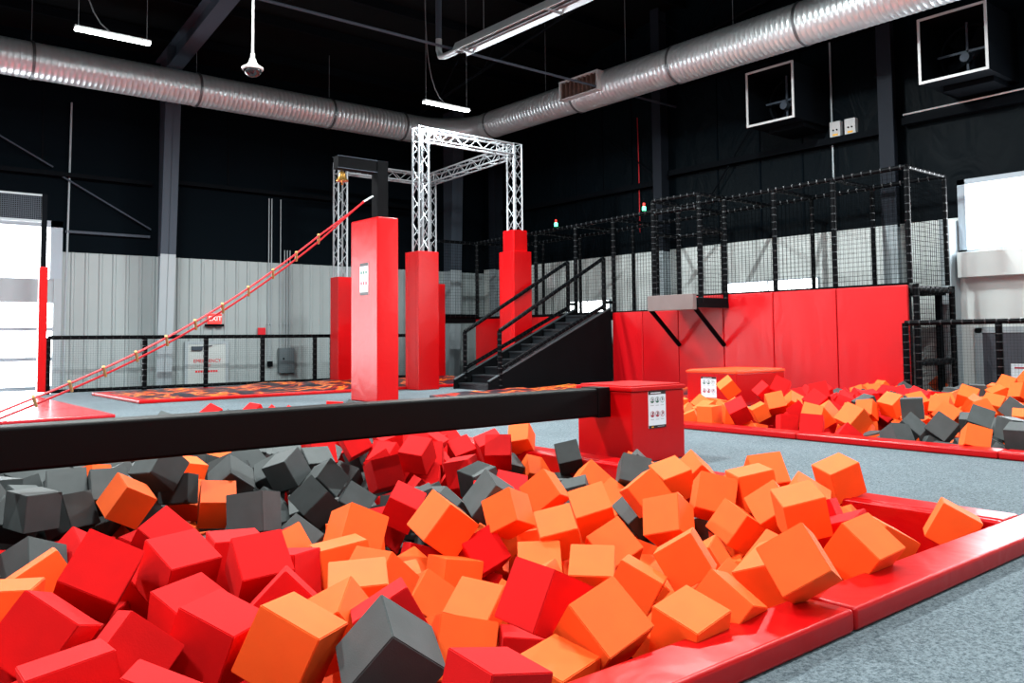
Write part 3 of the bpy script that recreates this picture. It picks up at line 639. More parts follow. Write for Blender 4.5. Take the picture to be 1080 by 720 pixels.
# ------------------------------------------------------------------ ducts
def duct_prof(L,r,step=.115,seams=()):
    pr=[(r,0)]; k=int(L/step)
    for i in range(k):
        z=(i+.5)*L/k; pr+=[(r,z-.016),(r+.005,z-.006),(r+.005,z+.006),(r,z+.016)]
    pr.append((r,L)); return pr
t=thing('air_duct','round spiral duct along the left wall near the roof','duct',(3,20,6.7))
b=MB().lathe(duct_prof(20.5,.385),(-7.5,20,7.1),40,'x'); b.build('duct_pipe','galv',t,smooth=True)
for x in (-3.4,0,3.40,6.88,10.37,12.6): MB().lathe([(.40,-.03),(.41,-.025),(.41,.025),(.40,.03)],(x,20,7.1),40,'x').build('seam_band','galv_band',t,smooth=True)
pts=[]; rr=[]
for k in range(13):
    a=math.pi/2*k/12; pts.append((13.0+1.5*math.sin(a),18.5+1.5*math.cos(a),7.1-.0*k)); rr.append(.385-.03*k/12)
MB().tube(pts,rr,32).build('elbow','galv',t,smooth=True)
for x in (3.4,6.88,10.37): MB().tube([(x,20,7.5),(x,20,roofz(20))],.008,5).build('hanger','wire',t)
t=thing('air_duct','round spiral duct along the right wall near the roof, with air grille','duct',(14.5,8,6.7))
def rduct(ya,yb,r): 
    b=MB().lathe([(q[0],-q[1]) for q in duct_prof(ya-yb,r)],(14.5,ya,7.1),40,'y'); b.build('duct_pipe','galv',t,smooth=True)
rduct(18.5,14.75,.37); rduct(14.74,11.65,.405); rduct(11.64,-7.5,.42)
for y,r in ((18.2,.385),(14.74,.42),(11.65,.435),(8.58,.437),(5.4,.437)): MB().lathe([(r-.01,-.03),(r,-.025),(r,.025),(r-.01,.03)],(14.5,y,7.1),40,'y').build('seam_band','galv_band',t,smooth=True)
for y in (16,13.2,10.2,7.6): MB().tube([(14.5,y,7.5),(14.5,y,roofz(y))],.008,5).build('hanger','wire',t)
g=thing('air_grille','pale box air grille with brown louvres on the right duct','air grille',(14.1,14.2,6.8))
g.parent=t; 
for k_ in ('label','category'): del g[k_]
g['label']='pale box grille with brown louvres'; g.location=Vector((14.1,14.2,6.8))-t.location
xf=13.98; b=MB(); b.box(xf,14.3,13.62,14.95,7.36,7.40); b.box(xf,14.3,13.62,14.95,6.92,6.96); b.box(xf,14.3,13.62,13.68,6.96,7.36); b.box(xf,14.3,14.89,14.95,6.96,7.36); b.box(14.2,14.24,13.68,14.89,6.96,7.36)
def build_world(b,name,m,par):
    return b.build(name,m,par)
o=b.build('grille_housing','lamp_body',g,.008)
b=MB()
for k in range(8):
    y=13.78+k*.143; b.obox((xf+.09,y,7.16),(.05,.03,0),(.004,-.006,0),(0,0,.19))
    b.box(xf+.02,xf+.15,y+.06,y+.075,6.97,7.35)
b.build('louvres','grille',g)
# ------------------------------------------------------------------ exhaust fans
def fan(y0,y1,z0,z1,label,rot):
    t=thing('exhaust_fan',label,'exhaust fan',(16.3,(y0+y1)/2,z0)); xf=15.6; w_=.03
    b=MB(); b.box(xf,17,y0,y0+w_,z0,z1); b.box(xf,17,y1-w_,y1,z0,z1); b.box(xf,17,y0+w_,y1-w_,z0,z0+w_); b.box(xf,17,y0+w_,y1-w_,z1-w_,z1); b.box(16.95,17,y0+w_,y1-w_,z0+w_,z1-w_); b.build('housing','steel_dark',t)
    b=MB(); q=.035
    b.box(xf-.02,xf,y0-.01,y0+q,z0-.01,z1+.01); b.box(xf-.02,xf,y1-q,y1+.01,z0-.01,z1+.01); b.box(xf-.02,xf,y0+q,y1-q,z0-.01,z0+q); b.box(xf-.02,xf,y0+q,y1-q,z1-q,z1+.01); b.build('front_frame','lamp_body',t)
    cy_,cz=(y0+y1)/2,(z0+z1)/2; R_=min(y1-y0,z1-z0)/2-.08
    b=MB(); N=40; ring=[]
    for k in range(N):
        a=2*math.pi*k/N; ring.append((math.cos(a),math.sin(a)))
    for (ra,xa),(rb,xb) in (((R_,16.4),(R_,16.6)),((R_+.04,16.38),(R_,16.4))):
        v=[(xa,cy_+c*ra,cz+s*ra) for c,s in ring]+[(xb,cy_+c*rb,cz+s*rb) for c,s in ring]; b.add(v,[(k,(k+1)%N,(k+1)%N+N,k+N) for k in range(N)])
    b.build('shroud','steel_dark',t,smooth=True)
    for k in range(5):
        a=2*math.pi*k/5+rot; d1=Vector((0,math.cos(a),math.sin(a))); d2=Vector((0,-math.sin(a),math.cos(a))); c=Vector((16.5,cy_,cz))
        MB().obox(c+d1*R_*.55,d1*R_*.40,d2*.11+Vector((.05,0,0)),Vector((.004,0,0))).build('blade','steel_dark',t)
    MB().lathe([(.03,-.06),(.08,-.04),(.10,0),(.10,.1)],(16.44,cy_,cz),20,'x').build('hub','steel_grey',t,smooth=True)
    b=MB(); b.box(16.25,16.28,cy_-.02,cy_+.02,z0+.05,z1-.05); b.box(16.25,16.28,y0+.05,y1-.05,cz-.02,cz+.02); b.build('motor_bracket','steel_grey',t)
    MB().lathe([(.02,-.14),(.085,-.13),(.09,0)],(16.24,cy_,cz-.14),16,'x').build('motor','steel_grey',t,smooth=True)
    MB().box(16.1,17,y0+.1,y1-.2,z0-.10,z0-.002).build('support_shelf','steel_dark',t)
fan(9.52,10.66,5.66,6.85,'left one of two dark square exhaust fans with pale frame',.3)
fan(5.75,6.93,5.72,6.92,'exhaust fan box at the top right corner with pale frame',.8)
for y,l in ((9.33,'left pale switch box with orange label beside the exhaust fans'),(8.99,'right pale switch box with orange label beside the grey column')):
    t=thing('switch_box',l,'switch box',(16.9,y,5.34)); MB().box(16.86,16.995,y-.12,y+.12,5.36,5.72).build('enclosure','lamp_body',t,.008)
    MB().box(16.855,16.86,y-.07,y+.05,5.41,5.45).build('warning_label','yellow',t)
    for q in (-.05,.03): MB().lathe([(.018,-.02),(.018,0)],(16.86,y+q,5.53),10,'x').build('knob','steel_dark',t)
# ------------------------------------------------------------------ lights, heater, sensor, pipes
def strip(x0,x1,y,z,label,cat='strip light',grp=None):
    t=thing('strip_light',label,cat,((x0+x1)/2,y,z),grp)
    MB().box(x0,x1,y-.055,y+.055,z,z+.03).build('diffuser','lamp',t); MB().box(x0-.01,x1+.01,y-.045,y+.045,z+.031,z+.075).build('body','lamp_body',t)
    for x in (x0+.05,x1-.05): MB().tube([(x,y,z+.07),(x,y,roofz(y)-.03)],.006,5).build('suspension_wire','wire',t)
    pts=[]
    for k in range(13):
        q=k/12; pts.append(((x0+x1)/2-.05-(.55*(1-math.exp(-4*q))),y,z+.08+(roofz(y)-z-.1)*q**1.3))
    MB().tube(pts,.011,6).build('cord','wire',t); return t
strip(3.24,4.44,15.3,6.35,'lit white strip light hanging at upper left')
strip(10.24,11.46,15.3,6.32,'lit white strip light hanging above the truss frame')
lights=[]
for y in (8.6,1.5,-4.5):
    for x in (-3.6,3.8,10.9): 
        if (x,y)!=(10.9,8.6) or True: strip(x-.6,x+.6,y,7.3 if y>8 else 8.0,'strip light hanging from the roof outside the view','strip light','roof strip lights outside the view')
t=thing('tube_heater','long radiant tube heater with metal reflector hanging at top centre','tube heater',(9.8,10,6.9))
hx,hz=9.82,6.92; b=MB(); 
def refl(y0,y1):
    pr=[(-.20,-.10),(-.10,.10),(.10,.10),(.20,-.10),(.19,-.11),(.095,.085),(-.095,.085),(-.19,-.11)]
    return MB().prism([(hx+a,y0,hz+c) for a,c in pr],(0,y1-y0,0))
refl(3.5,13.4).build('reflector','galv',t)
for q in (-.08,.08): MB().tube([(hx+q,3.5,hz-.02),(hx+q,13.45,hz-.02)],.045,12).build('heating_tube','galv_band',t,smooth=True)
for y in (5,8,10.6,13.2): MB().box(hx-.2,hx+.2,y-.015,y+.015,hz-.115,hz-.08).build('crossbar','galv',t)
for y in (12.6,9.4,6.2): MB().tube([(hx,y,hz+.1),(hx,y,roofz(y))],.007,5).build('suspension_wire','wire',t)
t=thing('flue_pipe','dark vertical pipe with elbow joined to the tube heater','pipe',(9.8,14,7))
MB().tube([(hx,13.46,hz-.02),(hx,13.9,hz-.02),(hx,14.06,hz+.02),(hx,14.12,hz+.16),(hx,14.12,hz+.4)],.065,14).build('elbow','galv',t,smooth=True)
MB().tube([(hx,14.12,hz+.4),(hx,14.12,roofz(14.2)-.01)],.062,14).build('riser','steel_grey',t,smooth=True)
tag(MB().tube([(-7.9,13.68,7.0),(16.9,13.68,7.0)],.03,8).build('sprinkler_pipe','steel_grey',smooth=True),'thin grey sprinkler pipe crossing the roof space','pipe')
tag(MB().tube([(-7.9,18.6,8.0),(2.9,18.6,8.0)],.02,8).build('conduit','steel_lt'),'thin conduit in the roof space at upper left','conduit')
t=thing('dome_camera','white dome camera hanging from the roof on a thin pole','dome camera',(4.75,11.5,4.95))
cx,cy_,cz=4.76,11.52,5.0
MB().tube([(cx,cy_,cz+.22),(cx,cy_,roofz(cy_)-.01)],.018,10).build('pole','plastic_white',t,smooth=True)
MB().lathe([(.14,0),(.15,.01),(.15,.035),(.09,.07),(.06,.11),(.045,.16),(.03,.17),(.03,.24)],(cx,cy_,cz),28).build('shroud','plastic_white',t,smooth=True)
MB().lathe([(.012,-.105),(.06,-.095),(.10,-.065),(.125,-.02),(.128,0)],(cx,cy_,cz),28).build('dome','glass_dark',t,smooth=True)
CUBES=[
["g",1,0.986,5.458,0.174,-0.039,0.568,0.822,0.002,0.936,"grey-blue foam cube standing upright at the left edge under the beam"],
["g",1,1.282,6.058,0.146,0.057,-0.028,-0.398,0.915,1.05,"charcoal foam cube, seventh charcoal from left in sixth row, left of near pit"],
["g",1,1.501,5.952,0.143,0.434,-0.9,0.043,-0.002,1.022,"charcoal foam cube, eighth charcoal from left in sixth row, left of near pit"],
["g",1,1.241,5.758,0.06,0.262,-0.727,0.432,0.465,0.978,"charcoal foam cube, second charcoal from left in fifth row, left of near pit"],
["g",1,0.954,5.711,0.078,0.357,0.883,-0.252,-0.174,0.903,"charcoal foam cube, first charcoal from left in fifth row, left of near pit"],
["g",1,0.848,4.692,0.008,0.087,-0.267,0.42,-0.863,1.02,"charcoal foam cube, second charcoal from left in fourth row, left of near pit"],
["o",1,1.53,5.611,0.131,0.147,0.216,-0.779,0.57,1.0,"orange foam cube, first orange from left in fifth row, left of near pit"],
["r",1,0.868,3.545,0.221,0.792,0.407,-0.243,0.385,1.016,"textured red foam cube tilted on two corners at lower left of the near pit"],
["r",1,0.62,3.229,0.13,0.307,-0.311,-0.897,0.068,1.0,"red foam cube, first red from left in second row, left of near pit"],
["r",1,0.57,2.58,0.15,0.995,-0.068,-0.072,-0.031,1.001,"red foam cube, second red from left in front row, left of near pit"],
["r",1,0.773,2.779,0.155,0.585,-0.726,0.299,0.202,0.903,"red foam cube, third red from left in second row, left of near pit"],
["r",1,0.695,2.311,0.132,0.495,-0.171,0.147,-0.839,1.001,"red foam cube, third red from left in front row, left of near pit"],
["r",1,1.041,2.779,0.138,0.156,-0.461,-0.87,-0.08,0.99,"red foam cube, fourth red from left in second row, left of near pit"],
["o",1,1.194,2.548,0.151,0.206,-0.438,-0.874,-0.048,1.004,"large orange foam cube left of the big charcoal one at the bottom"],
["r",1,1.414,3.321,0.195,0.211,-0.695,-0.628,-0.281,0.933,"red foam cube, fifth red from left in fourth row, left of near pit"],
["r",1,1.379,2.993,0.112,0.127,0.376,0.531,-0.749,1.02,"red foam cube, third red from left in third row, left of near pit"],
["r",1,1.173,3.554,0.183,0.149,-0.617,-0.76,-0.141,1.01,"red foam cube, third red from left in fourth row, left of near pit"],
["r",1,1.115,3.244,0.078,0.785,0.138,0.093,-0.596,0.989,"red foam cube, second red from left in third row, left of near pit"],
["r",1,1.484,4.775,0.044,0.284,0.1,0.383,-0.873,0.981,"red foam cube, first red from left in fifth row, left of near pit"],
["r",1,1.083,4.788,-0.006,0.261,0.371,0.762,-0.463,0.995,"red foam cube, first red from left in fourth row, left of near pit"],
["o",1,0.747,3.869,0.13,0.153,0.218,0.619,-0.739,1.0,"orange foam cube, first orange from left in fourth row, left of near pit"],
["o",1,0.545,3.519,0.145,0.197,0.025,0.026,0.98,1.004,"orange foam cube, first orange from left in third row, left of near pit"],
["o",1,2.117,5.668,0.025,0.196,-0.78,-0.56,-0.197,1.026,"orange foam cube, third orange from left in fifth row, left of near pit"],
["o",1,2.075,6.151,-0.003,0.347,0.541,-0.755,0.127,0.985,"orange foam cube, second orange from left in fifth row, left of near pit"],
["g",1,1.95,4.65,0.144,0.025,0.425,0.896,-0.126,1.003,"charcoal foam cube standing upright above the red ones left of centre"],
["g",1,2.277,5.836,0.142,0.129,0.478,0.722,-0.483,1.002,"charcoal foam cube, fourteenth charcoal from left in sixth row, left of near pit"],
["g",1,2.756,5.976,0.15,0.594,-0.724,-0.349,0.019,0.998,"charcoal foam cube, first charcoal from left in sixth row, middle of near pit"],
["g",1,1.797,5.854,0.277,0.154,-0.542,-0.762,0.319,1.024,"charcoal foam cube, tenth charcoal from left in sixth row, left of near pit"],
["g",1,1.964,5.969,0.104,0.239,-0.359,0.583,-0.688,0.901,"charcoal foam cube, eleventh charcoal from left in sixth row, left of near pit"],
["g",1,2.62,5.242,0.033,0.655,-0.114,-0.424,0.615,0.976,"charcoal foam cube, third charcoal from left in fifth row, middle of near pit"],
["g",1,2.889,5.617,0.093,0.466,-0.781,0.294,0.295,0.94,"charcoal foam cube, third charcoal from left in sixth row, middle of near pit"],
["g",1,3.848,7.093,-0.193,0.516,-0.074,-0.382,0.763,1.052,"charcoal foam cube, fourth charcoal from left in sixth row, middle of near pit"],
["g",1,2.914,5.266,-0.039,0.377,-0.843,0.341,0.175,0.961,"charcoal foam cube, fourth charcoal from left in fifth row, middle of near pit"],
["g",1,3.167,6.317,0.1,0.067,-0.009,-0.258,0.963,1.0,"charcoal foam cube, first charcoal from left in seventh row, middle of near pit"],
["r",1,3.48,5.781,0.059,0.976,-0.182,-0.055,-0.101,1.047,"red foam cube, second red from left in sixth row, middle of near pit"],
["r",1,3.937,6.0,0.147,0.458,0.249,-0.85,0.072,1.003,"red foam cube, seventh red from left in seventh row, middle of near pit"],
["r",1,2.853,4.516,0.075,0.263,-0.887,0.355,0.139,0.905,"red foam cube, third red from left in fifth row, middle of near pit"],
["r",1,3.9,6.991,0.153,0.205,-0.557,-0.592,-0.546,1.005,"red foam cube, second red from left in seventh row, middle of near pit"],
["r",1,4.864,6.639,0.018,0.1,-0.19,-0.291,0.932,0.975,"red foam cube, eleventh red from left in seventh row, middle of near pit"],
["r",1,4.071,5.55,0.044,0.099,0.468,0.878,-0.011,0.981,"red foam cube, eighth red from left in sixth row, middle of near pit"],
["r",1,4.755,6.045,0.13,0.532,0.223,-0.072,-0.813,1.0,"red foam cube, twelfth red from left in seventh row, middle of near pit"],
["r",1,4.572,5.706,0.136,0.319,-0.142,-0.366,0.863,1.009,"red foam cube, thirteenth red from left in seventh row, middle of near pit"],
["o",1,5.053,5.965,0.193,0.238,-0.332,-0.191,-0.893,0.904,"orange foam cube, first orange from left in seventh row, middle of near pit"],
["o",1,4.974,5.703,-0.086,0.905,-0.37,0.185,-0.1,0.998,"orange foam cube, first orange from left in sixth row, middle of near pit"],
["g",1,3.901,5.114,0.037,0.053,0.694,0.705,0.137,0.979,"charcoal foam cube, tenth charcoal from left in sixth row, middle of near pit"],
["g",1,3.144,3.978,0.148,-0.037,0.851,-0.226,0.472,1.062,"charcoal foam cube, eleventh charcoal from left in sixth row, middle of near pit"],
["g",1,4.756,5.848,-0.032,0.124,0.073,-0.861,0.488,1.001,"charcoal foam cube, twelfth charcoal from left in sixth row, middle of near pit"],
["r",1,3.962,4.825,-0.022,0.29,-0.906,0.309,0.03,1.026,"red foam cube, ninth red from left in sixth row, middle of near pit"],
["g",1,4.99,5.27,0.099,0.368,-0.259,-0.237,-0.861,0.905,"charcoal foam cube, fourteenth charcoal from left in sixth row, middle of near pit"],
["g",1,4.489,4.66,-0.067,0.387,-0.156,-0.043,0.908,0.905,"charcoal foam cube, first charcoal from left in sixth row, right of near pit"],
["o",1,3.624,4.051,0.13,0.668,-0.076,-0.593,0.443,0.923,"orange foam cube, second orange from left in sixth row, middle of near pit"],
["o",1,3.04,3.707,0.133,0.48,-0.593,-0.62,-0.184,0.901,"orange foam cube, third orange from left in fifth row, middle of near pit"],
["o",1,2.691,3.853,0.099,0.709,-0.281,-0.354,0.542,1.076,"orange foam cube, second orange from left in fifth row, middle of near pit"],
["r",1,2.885,3.757,-0.076,-0.02,-0.198,-0.457,0.867,0.95,"red foam cube, fourth red from left in fourth row, middle of near pit"],
["o",1,2.103,3.775,0.149,-0.047,0.703,0.651,-0.284,0.998,"orange foam cube, first orange from left in fifth row, middle of near pit"],
["o",1,1.907,3.546,0.072,0.664,-0.733,0.048,-0.138,1.037,"orange foam cube, second orange from left in fourth row, middle of near pit"],
["o",1,1.619,2.875,0.136,0.101,-0.964,0.242,-0.046,1.0,"orange foam cube, second orange from left in third row, middle of near pit"],
["o",1,1.446,2.709,0.119,0.058,-0.493,-0.658,0.567,0.905,"orange foam cube, first orange from left in third row, middle of near pit"],
["o",1,2.627,3.668,-0.146,-0.042,0.753,0.649,-0.1,1.004,"orange foam cube, sixth orange from left in fourth row, middle of near pit"],
["o",1,2.39,3.8,-0.187,0.231,-0.086,-0.028,0.969,1.006,"orange foam cube, fourth orange from left in fourth row, middle of near pit"],
["o",1,1.933,3.275,0.046,0.207,-0.581,-0.736,0.278,1.027,"orange foam cube, third orange from left in fourth row, middle of near pit"],
["o",1,2.348,3.5,-0.163,0.512,-0.764,0.36,0.156,0.9,"orange foam cube, third orange from left in third row, middle of near pit"],
["o",1,2.216,2.921,-0.06,0.262,-0.819,0.502,-0.095,0.925,"orange foam cube, fourth orange from left in third row, middle of near pit"],
["o",1,1.754,2.43,0.031,0.0,0.796,0.561,-0.228,0.962,"orange foam cube, first orange from left in second row, middle of near pit"],
["g",1,1.386,2.269,0.145,0.348,-0.745,-0.565,0.072,1.003,"large charcoal foam cube at bottom centre with one corner pointing up"],
["r",1,1.356,1.723,0.202,0.093,-0.717,-0.689,0.057,0.901,"red foam cube cut by the bottom edge, right of the big charcoal one"],
["r",1,2.293,2.693,-0.202,0.951,-0.032,0.061,-0.303,1.001,"red foam cube, first red from left in second row, middle of near pit"],
["o",1,1.904,2.079,-0.012,0.993,0.086,-0.053,0.065,0.9,"orange foam cube, second orange from left in front row, middle of near pit"],
["r",1,2.085,2.336,0.155,0.173,-0.697,-0.678,0.157,1.03,"large red foam cube among orange ones at lower centre of the near pit"],
["o",1,2.109,2.072,0.117,0.152,-0.632,-0.668,-0.363,0.976,"large orange foam cube just behind the front kerb near bottom centre"],
["o",1,2.789,2.537,0.023,0.744,0.334,-0.577,0.046,0.899,"orange foam cube, first orange from left in third row, right of near pit"],
["o",1,3.076,2.489,0.106,0.152,-0.469,-0.49,0.718,0.9,"orange foam cube, fifth orange from left in fourth row, right of near pit"],
["o",1,2.422,1.947,0.073,-0.027,0.685,0.709,0.165,0.897,"orange foam cube, second orange from left in second row, right of near pit"],
["o",1,2.654,1.969,0.098,0.56,-0.491,0.637,-0.197,0.902,"orange foam cube, third orange from left in third row, right of near pit"],
["o",1,3.11,2.035,0.124,0.449,-0.436,0.3,-0.72,0.993,"orange foam cube, fourth orange from left in third row, right of near pit"],
["o",1,2.948,1.834,0.238,0.748,-0.086,-0.539,0.377,0.932,"large orange foam cube leaning on the front kerb left of the kerb seam"],
["o",1,3.641,1.948,0.151,0.188,-0.677,-0.659,-0.268,0.975,"orange foam cube lying against the front kerb right of the kerb seam"],
["o",1,3.638,2.245,0.28,0.129,-0.353,-0.706,0.6,0.913,"orange foam cube, fifth orange from left in fifth row, right of near pit"],
["r",1,4.016,2.361,0.149,0.662,-0.276,0.697,-0.014,0.948,"red foam cube, first red from left in fifth row, right of near pit"],
["r",1,3.855,2.139,0.13,0.607,-0.155,0.081,0.776,0.99,"red foam cube, second red from left in fifth row, right of near pit"],
["o",1,5.298,2.604,-0.156,0.505,-0.3,-0.175,0.79,0.904,"orange foam cube, eighth orange from left in fifth row, right of near pit"],
["o",1,4.135,2.112,0.066,0.218,-0.246,-0.936,-0.13,0.976,"orange foam cube, twelfth orange from left in fourth row, right of near pit"],
["o",1,4.933,2.104,0.043,0.67,-0.496,0.51,-0.211,0.981,"orange foam cube leaning alone in the right corner of the near pit"],
["o",1,5.123,2.882,0.195,0.108,0.841,0.505,0.163,0.976,"orange foam cube perched on the far red kerb at upper right of the near pit"],
["o",1,4.608,2.819,0.12,0.834,0.247,0.177,-0.461,1.001,"orange foam cube, eighth orange from left in sixth row, right of near pit"],
["o",1,4.732,3.164,0.216,0.887,-0.321,0.053,-0.327,0.988,"tall standing orange foam cube near the far right kerb of the near pit"],
["o",1,4.432,3.06,0.193,0.01,0.954,-0.285,0.095,1.022,"orange foam cube, seventh orange from left in sixth row, right of near pit"],
["o",1,4.209,3.187,0.144,0.531,-0.749,0.383,-0.105,1.027,"orange foam cube, sixth orange from left in sixth row, right of near pit"],
["o",1,4.594,3.827,0.125,0.021,0.801,0.557,0.22,0.991,"orange foam cube, fourth orange from left in sixth row, right of near pit"],
["g",1,4.453,4.051,0.157,0.485,-0.792,0.363,-0.077,0.925,"charcoal foam cube, third charcoal from left in sixth row, right of near pit"],
["g",1,5.534,5.207,-0.099,0.692,0.15,0.149,-0.69,0.996,"charcoal foam cube, second charcoal from left in sixth row, right of near pit"],
["o",1,4.716,4.753,-0.009,0.458,-0.751,0.441,0.18,0.932,"orange foam cube, first orange from left in sixth row, right of near pit"],
["o",1,4.291,4.096,-0.046,0.405,-0.668,0.625,-0.012,1.046,"orange foam cube, second orange from left in sixth row, right of near pit"],
["o",1,4.099,3.624,0.126,0.498,-0.801,-0.024,-0.33,0.954,"orange foam cube, third orange from left in sixth row, right of near pit"],
["g",1,4.244,3.812,-0.045,0.18,0.761,0.502,0.37,0.995,"charcoal foam cube, first charcoal from left in fifth row, right of near pit"],
["o",1,3.733,3.133,0.084,0.053,-0.574,-0.763,0.291,0.99,"orange foam cube, second orange from left in fifth row, right of near pit"],
["o",1,3.565,3.568,0.093,0.905,0.239,-0.23,-0.268,0.992,"orange foam cube, first orange from left in fifth row, right of near pit"],
["o",1,3.37,3.223,-0.038,0.431,-0.606,0.664,0.071,1.0,"orange foam cube, second orange from left in fourth row, right of near pit"],
["o",1,3.05,3.312,0.088,-0.021,0.843,0.457,0.283,0.904,"orange foam cube, fourth orange from left in fifth row, middle of near pit"],
["o",1,2.87,3.254,-0.067,0.247,-0.904,0.331,-0.108,0.991,"orange foam cube, tenth orange from left in fourth row, middle of near pit"],
["o",1,2.7,3.061,-0.1,0.221,-0.11,0.5,-0.83,0.978,"orange foam cube, eleventh orange from left in fourth row, middle of near pit"],
["o",1,2.831,2.838,0.002,0.219,-0.887,0.394,-0.096,0.951,"orange foam cube, first orange from left in fourth row, right of near pit"],
["o",1,4.089,2.941,0.029,0.426,-0.461,0.722,-0.29,0.904,"orange foam cube, third orange from left in fifth row, right of near pit"],
["o",1,4.003,2.613,-0.101,0.143,-0.391,-0.028,0.909,1.015,"orange foam cube, eleventh orange from left in fourth row, right of near pit"],
["o",1,4.297,2.826,0.115,0.314,-0.424,-0.206,0.824,0.935,"orange foam cube, fourth orange from left in fifth row, right of near pit"],
["o",1,3.047,2.253,-0.022,0.118,0.15,0.376,-0.907,1.0,"orange foam cube, eighth orange from left in fourth row, right of near pit"],
["r",1,1.471,3.721,0.146,-0.017,0.996,-0.086,-0.021,0.997,"red foam cube, fourth red from left in fourth row, left of near pit"],
["r",1,1.616,3.502,0.09,0.18,-0.224,0.642,-0.711,0.984,"red foam cube, first red from left in fourth row, middle of near pit"],
["r",1,1.518,2.467,0.166,0.211,-0.234,0.106,0.943,0.921,"red foam cube, first red from left in third row, middle of near pit"],
["o",2,10.331,7.5,0.363,0.396,0.097,-0.807,0.428,1.032,"orange foam cube, first orange from left in back row, left of far pit"],
["r",2,8.668,6.149,0.204,0.352,-0.324,-0.163,0.863,1.046,"red foam cube, first red from left in front row, left of far pit"],
["o",2,8.5,6.457,0.154,-0.017,-0.683,-0.73,-0.008,1.01,"orange foam cube standing upright at the left end of the far pit front row"],
["o",2,10.064,6.802,0.067,0.913,-0.034,-0.236,-0.332,0.912,"orange foam cube, fifth orange from left in front row, left of far pit"],
["r",2,10.565,7.04,-0.0,0.455,0.429,-0.751,0.212,1.04,"red foam cube, second red from left in front row, left of far pit"],
["o",2,10.468,6.813,0.163,0.304,-0.286,-0.412,0.81,1.101,"orange foam cube, seventh orange from left in middle row, left of far pit"],
["r",2,11.104,7.415,0.259,0.29,-0.407,-0.045,0.865,1.013,"red foam cube, first red from left in back row, left of far pit"],
["r",2,10.968,7.045,0.364,0.56,-0.599,0.548,-0.166,1.03,"red foam cube, second red from left in back row, left of far pit"],
["o",2,13.231,9.163,-0.077,0.37,-0.795,0.449,0.168,1.002,"orange foam cube, sixth orange from left in middle row, left of far pit"],
["o",2,8.528,6.779,0.058,0.186,-0.46,-0.56,0.664,0.994,"orange foam cube, first orange from left in front row, left of far pit"],
["o",2,9.119,6.572,0.117,0.342,-0.245,0.684,-0.595,1.008,"orange foam cube, third orange from left in front row, left of far pit"],
["r",2,15.487,9.355,0.319,0.191,-0.474,-0.496,0.702,1.105,"red foam cube, fifth red from left in back row, left of far pit"],
["r",2,10.469,6.129,0.337,0.336,-0.33,-0.432,0.769,1.033,"red foam cube, first red from left in back row, middle of far pit"],
["r",2,9.765,5.771,0.263,0.425,-0.532,0.723,-0.115,1.02,"red foam cube, first red from left in middle row, middle of far pit"],
["o",2,8.999,5.387,0.166,0.345,-0.781,0.514,-0.076,1.009,"orange foam cube, first orange from left in middle row, middle of far pit"],
["r",2,8.461,5.058,0.099,0.434,-0.721,0.48,-0.247,1.073,"red foam cube, first red from left in front row, middle of far pit"],
["r",2,9.785,6.206,-0.032,0.293,-0.196,-0.614,0.706,1.03,"red foam cube, third red from left in front row, left of far pit"],
["o",2,8.794,4.756,0.188,0.34,-0.5,0.757,-0.246,1.105,"orange foam cube, third orange from left in front row, middle of far pit"],
["o",2,9.873,5.157,0.199,0.553,-0.373,-0.349,0.658,0.922,"orange foam cube, second orange from left in middle row, middle of far pit"],
["r",2,11.598,5.794,-0.009,0.504,-0.554,0.658,-0.078,1.103,"red foam cube, fifth red from left in front row, middle of far pit"],
["r",2,8.602,4.743,0.0,0.527,-0.655,0.535,0.079,0.985,"red foam cube, fourth red from left in front row, middle of far pit"],
["o",2,9.432,5.449,0.155,0.419,-0.73,0.475,0.257,1.005,"orange foam cube, first orange from left in front row, middle of far pit"],
["o",2,10.083,4.955,0.264,0.258,-0.6,0.737,-0.175,0.98,"orange foam cube, third orange from left in middle row, middle of far pit"],
["g",2,9.403,4.39,0.299,0.03,0.548,0.836,-0.01,1.027,"charcoal foam cube, first charcoal from left in middle row, right of far pit"],
["g",2,8.818,4.16,0.124,0.394,-0.691,0.585,0.156,1.021,"charcoal foam cube, first charcoal from left in front row, right of far pit"],
["g",2,8.551,4.158,0.065,0.105,0.797,0.53,-0.27,0.994,"charcoal foam cube, third charcoal from left in front row, middle of far pit"],
["g",2,8.736,3.786,0.169,0.547,-0.49,0.658,-0.164,1.02,"charcoal foam cube, fourth charcoal from left in front row, right of far pit"],
["g",2,9.386,3.69,0.205,0.445,-0.684,0.565,-0.124,1.012,"charcoal foam cube, eighth charcoal from left in front row, right of far pit"],
["o",2,8.513,3.392,0.106,0.861,-0.142,0.236,-0.428,1.001,"orange foam cube, third orange from left in front row, right of far pit"],
["g",2,8.719,3.067,0.142,0.736,0.099,-0.089,-0.664,1.03,"charcoal foam cube, fourteenth charcoal from left in front row, right of far pit"],
["g",2,9.168,3.296,0.165,0.363,-0.328,0.674,-0.554,1.0,"charcoal foam cube, thirteenth charcoal from left in front row, right of far pit"],
["g",2,11.049,3.942,0.197,0.542,-0.379,0.7,-0.269,1.0,"charcoal foam cube, second charcoal from left in middle row, right of far pit"],
["o",2,10.165,3.541,0.155,0.155,-0.795,0.58,-0.082,1.0,"orange foam cube, fourth orange from left in front row, right of far pit"],
["o",2,10.59,4.594,0.219,0.365,-0.663,0.579,-0.303,1.009,"orange foam cube, second orange from left in middle row, right of far pit"],
["o",2,9.684,4.137,0.193,0.439,-0.536,0.707,-0.142,1.021,"orange foam cube, second orange from left in front row, right of far pit"],
["o",2,11.332,5.234,0.194,0.292,-0.2,-0.258,0.899,1.0,"orange foam cube, first orange from left in middle row, right of far pit"],
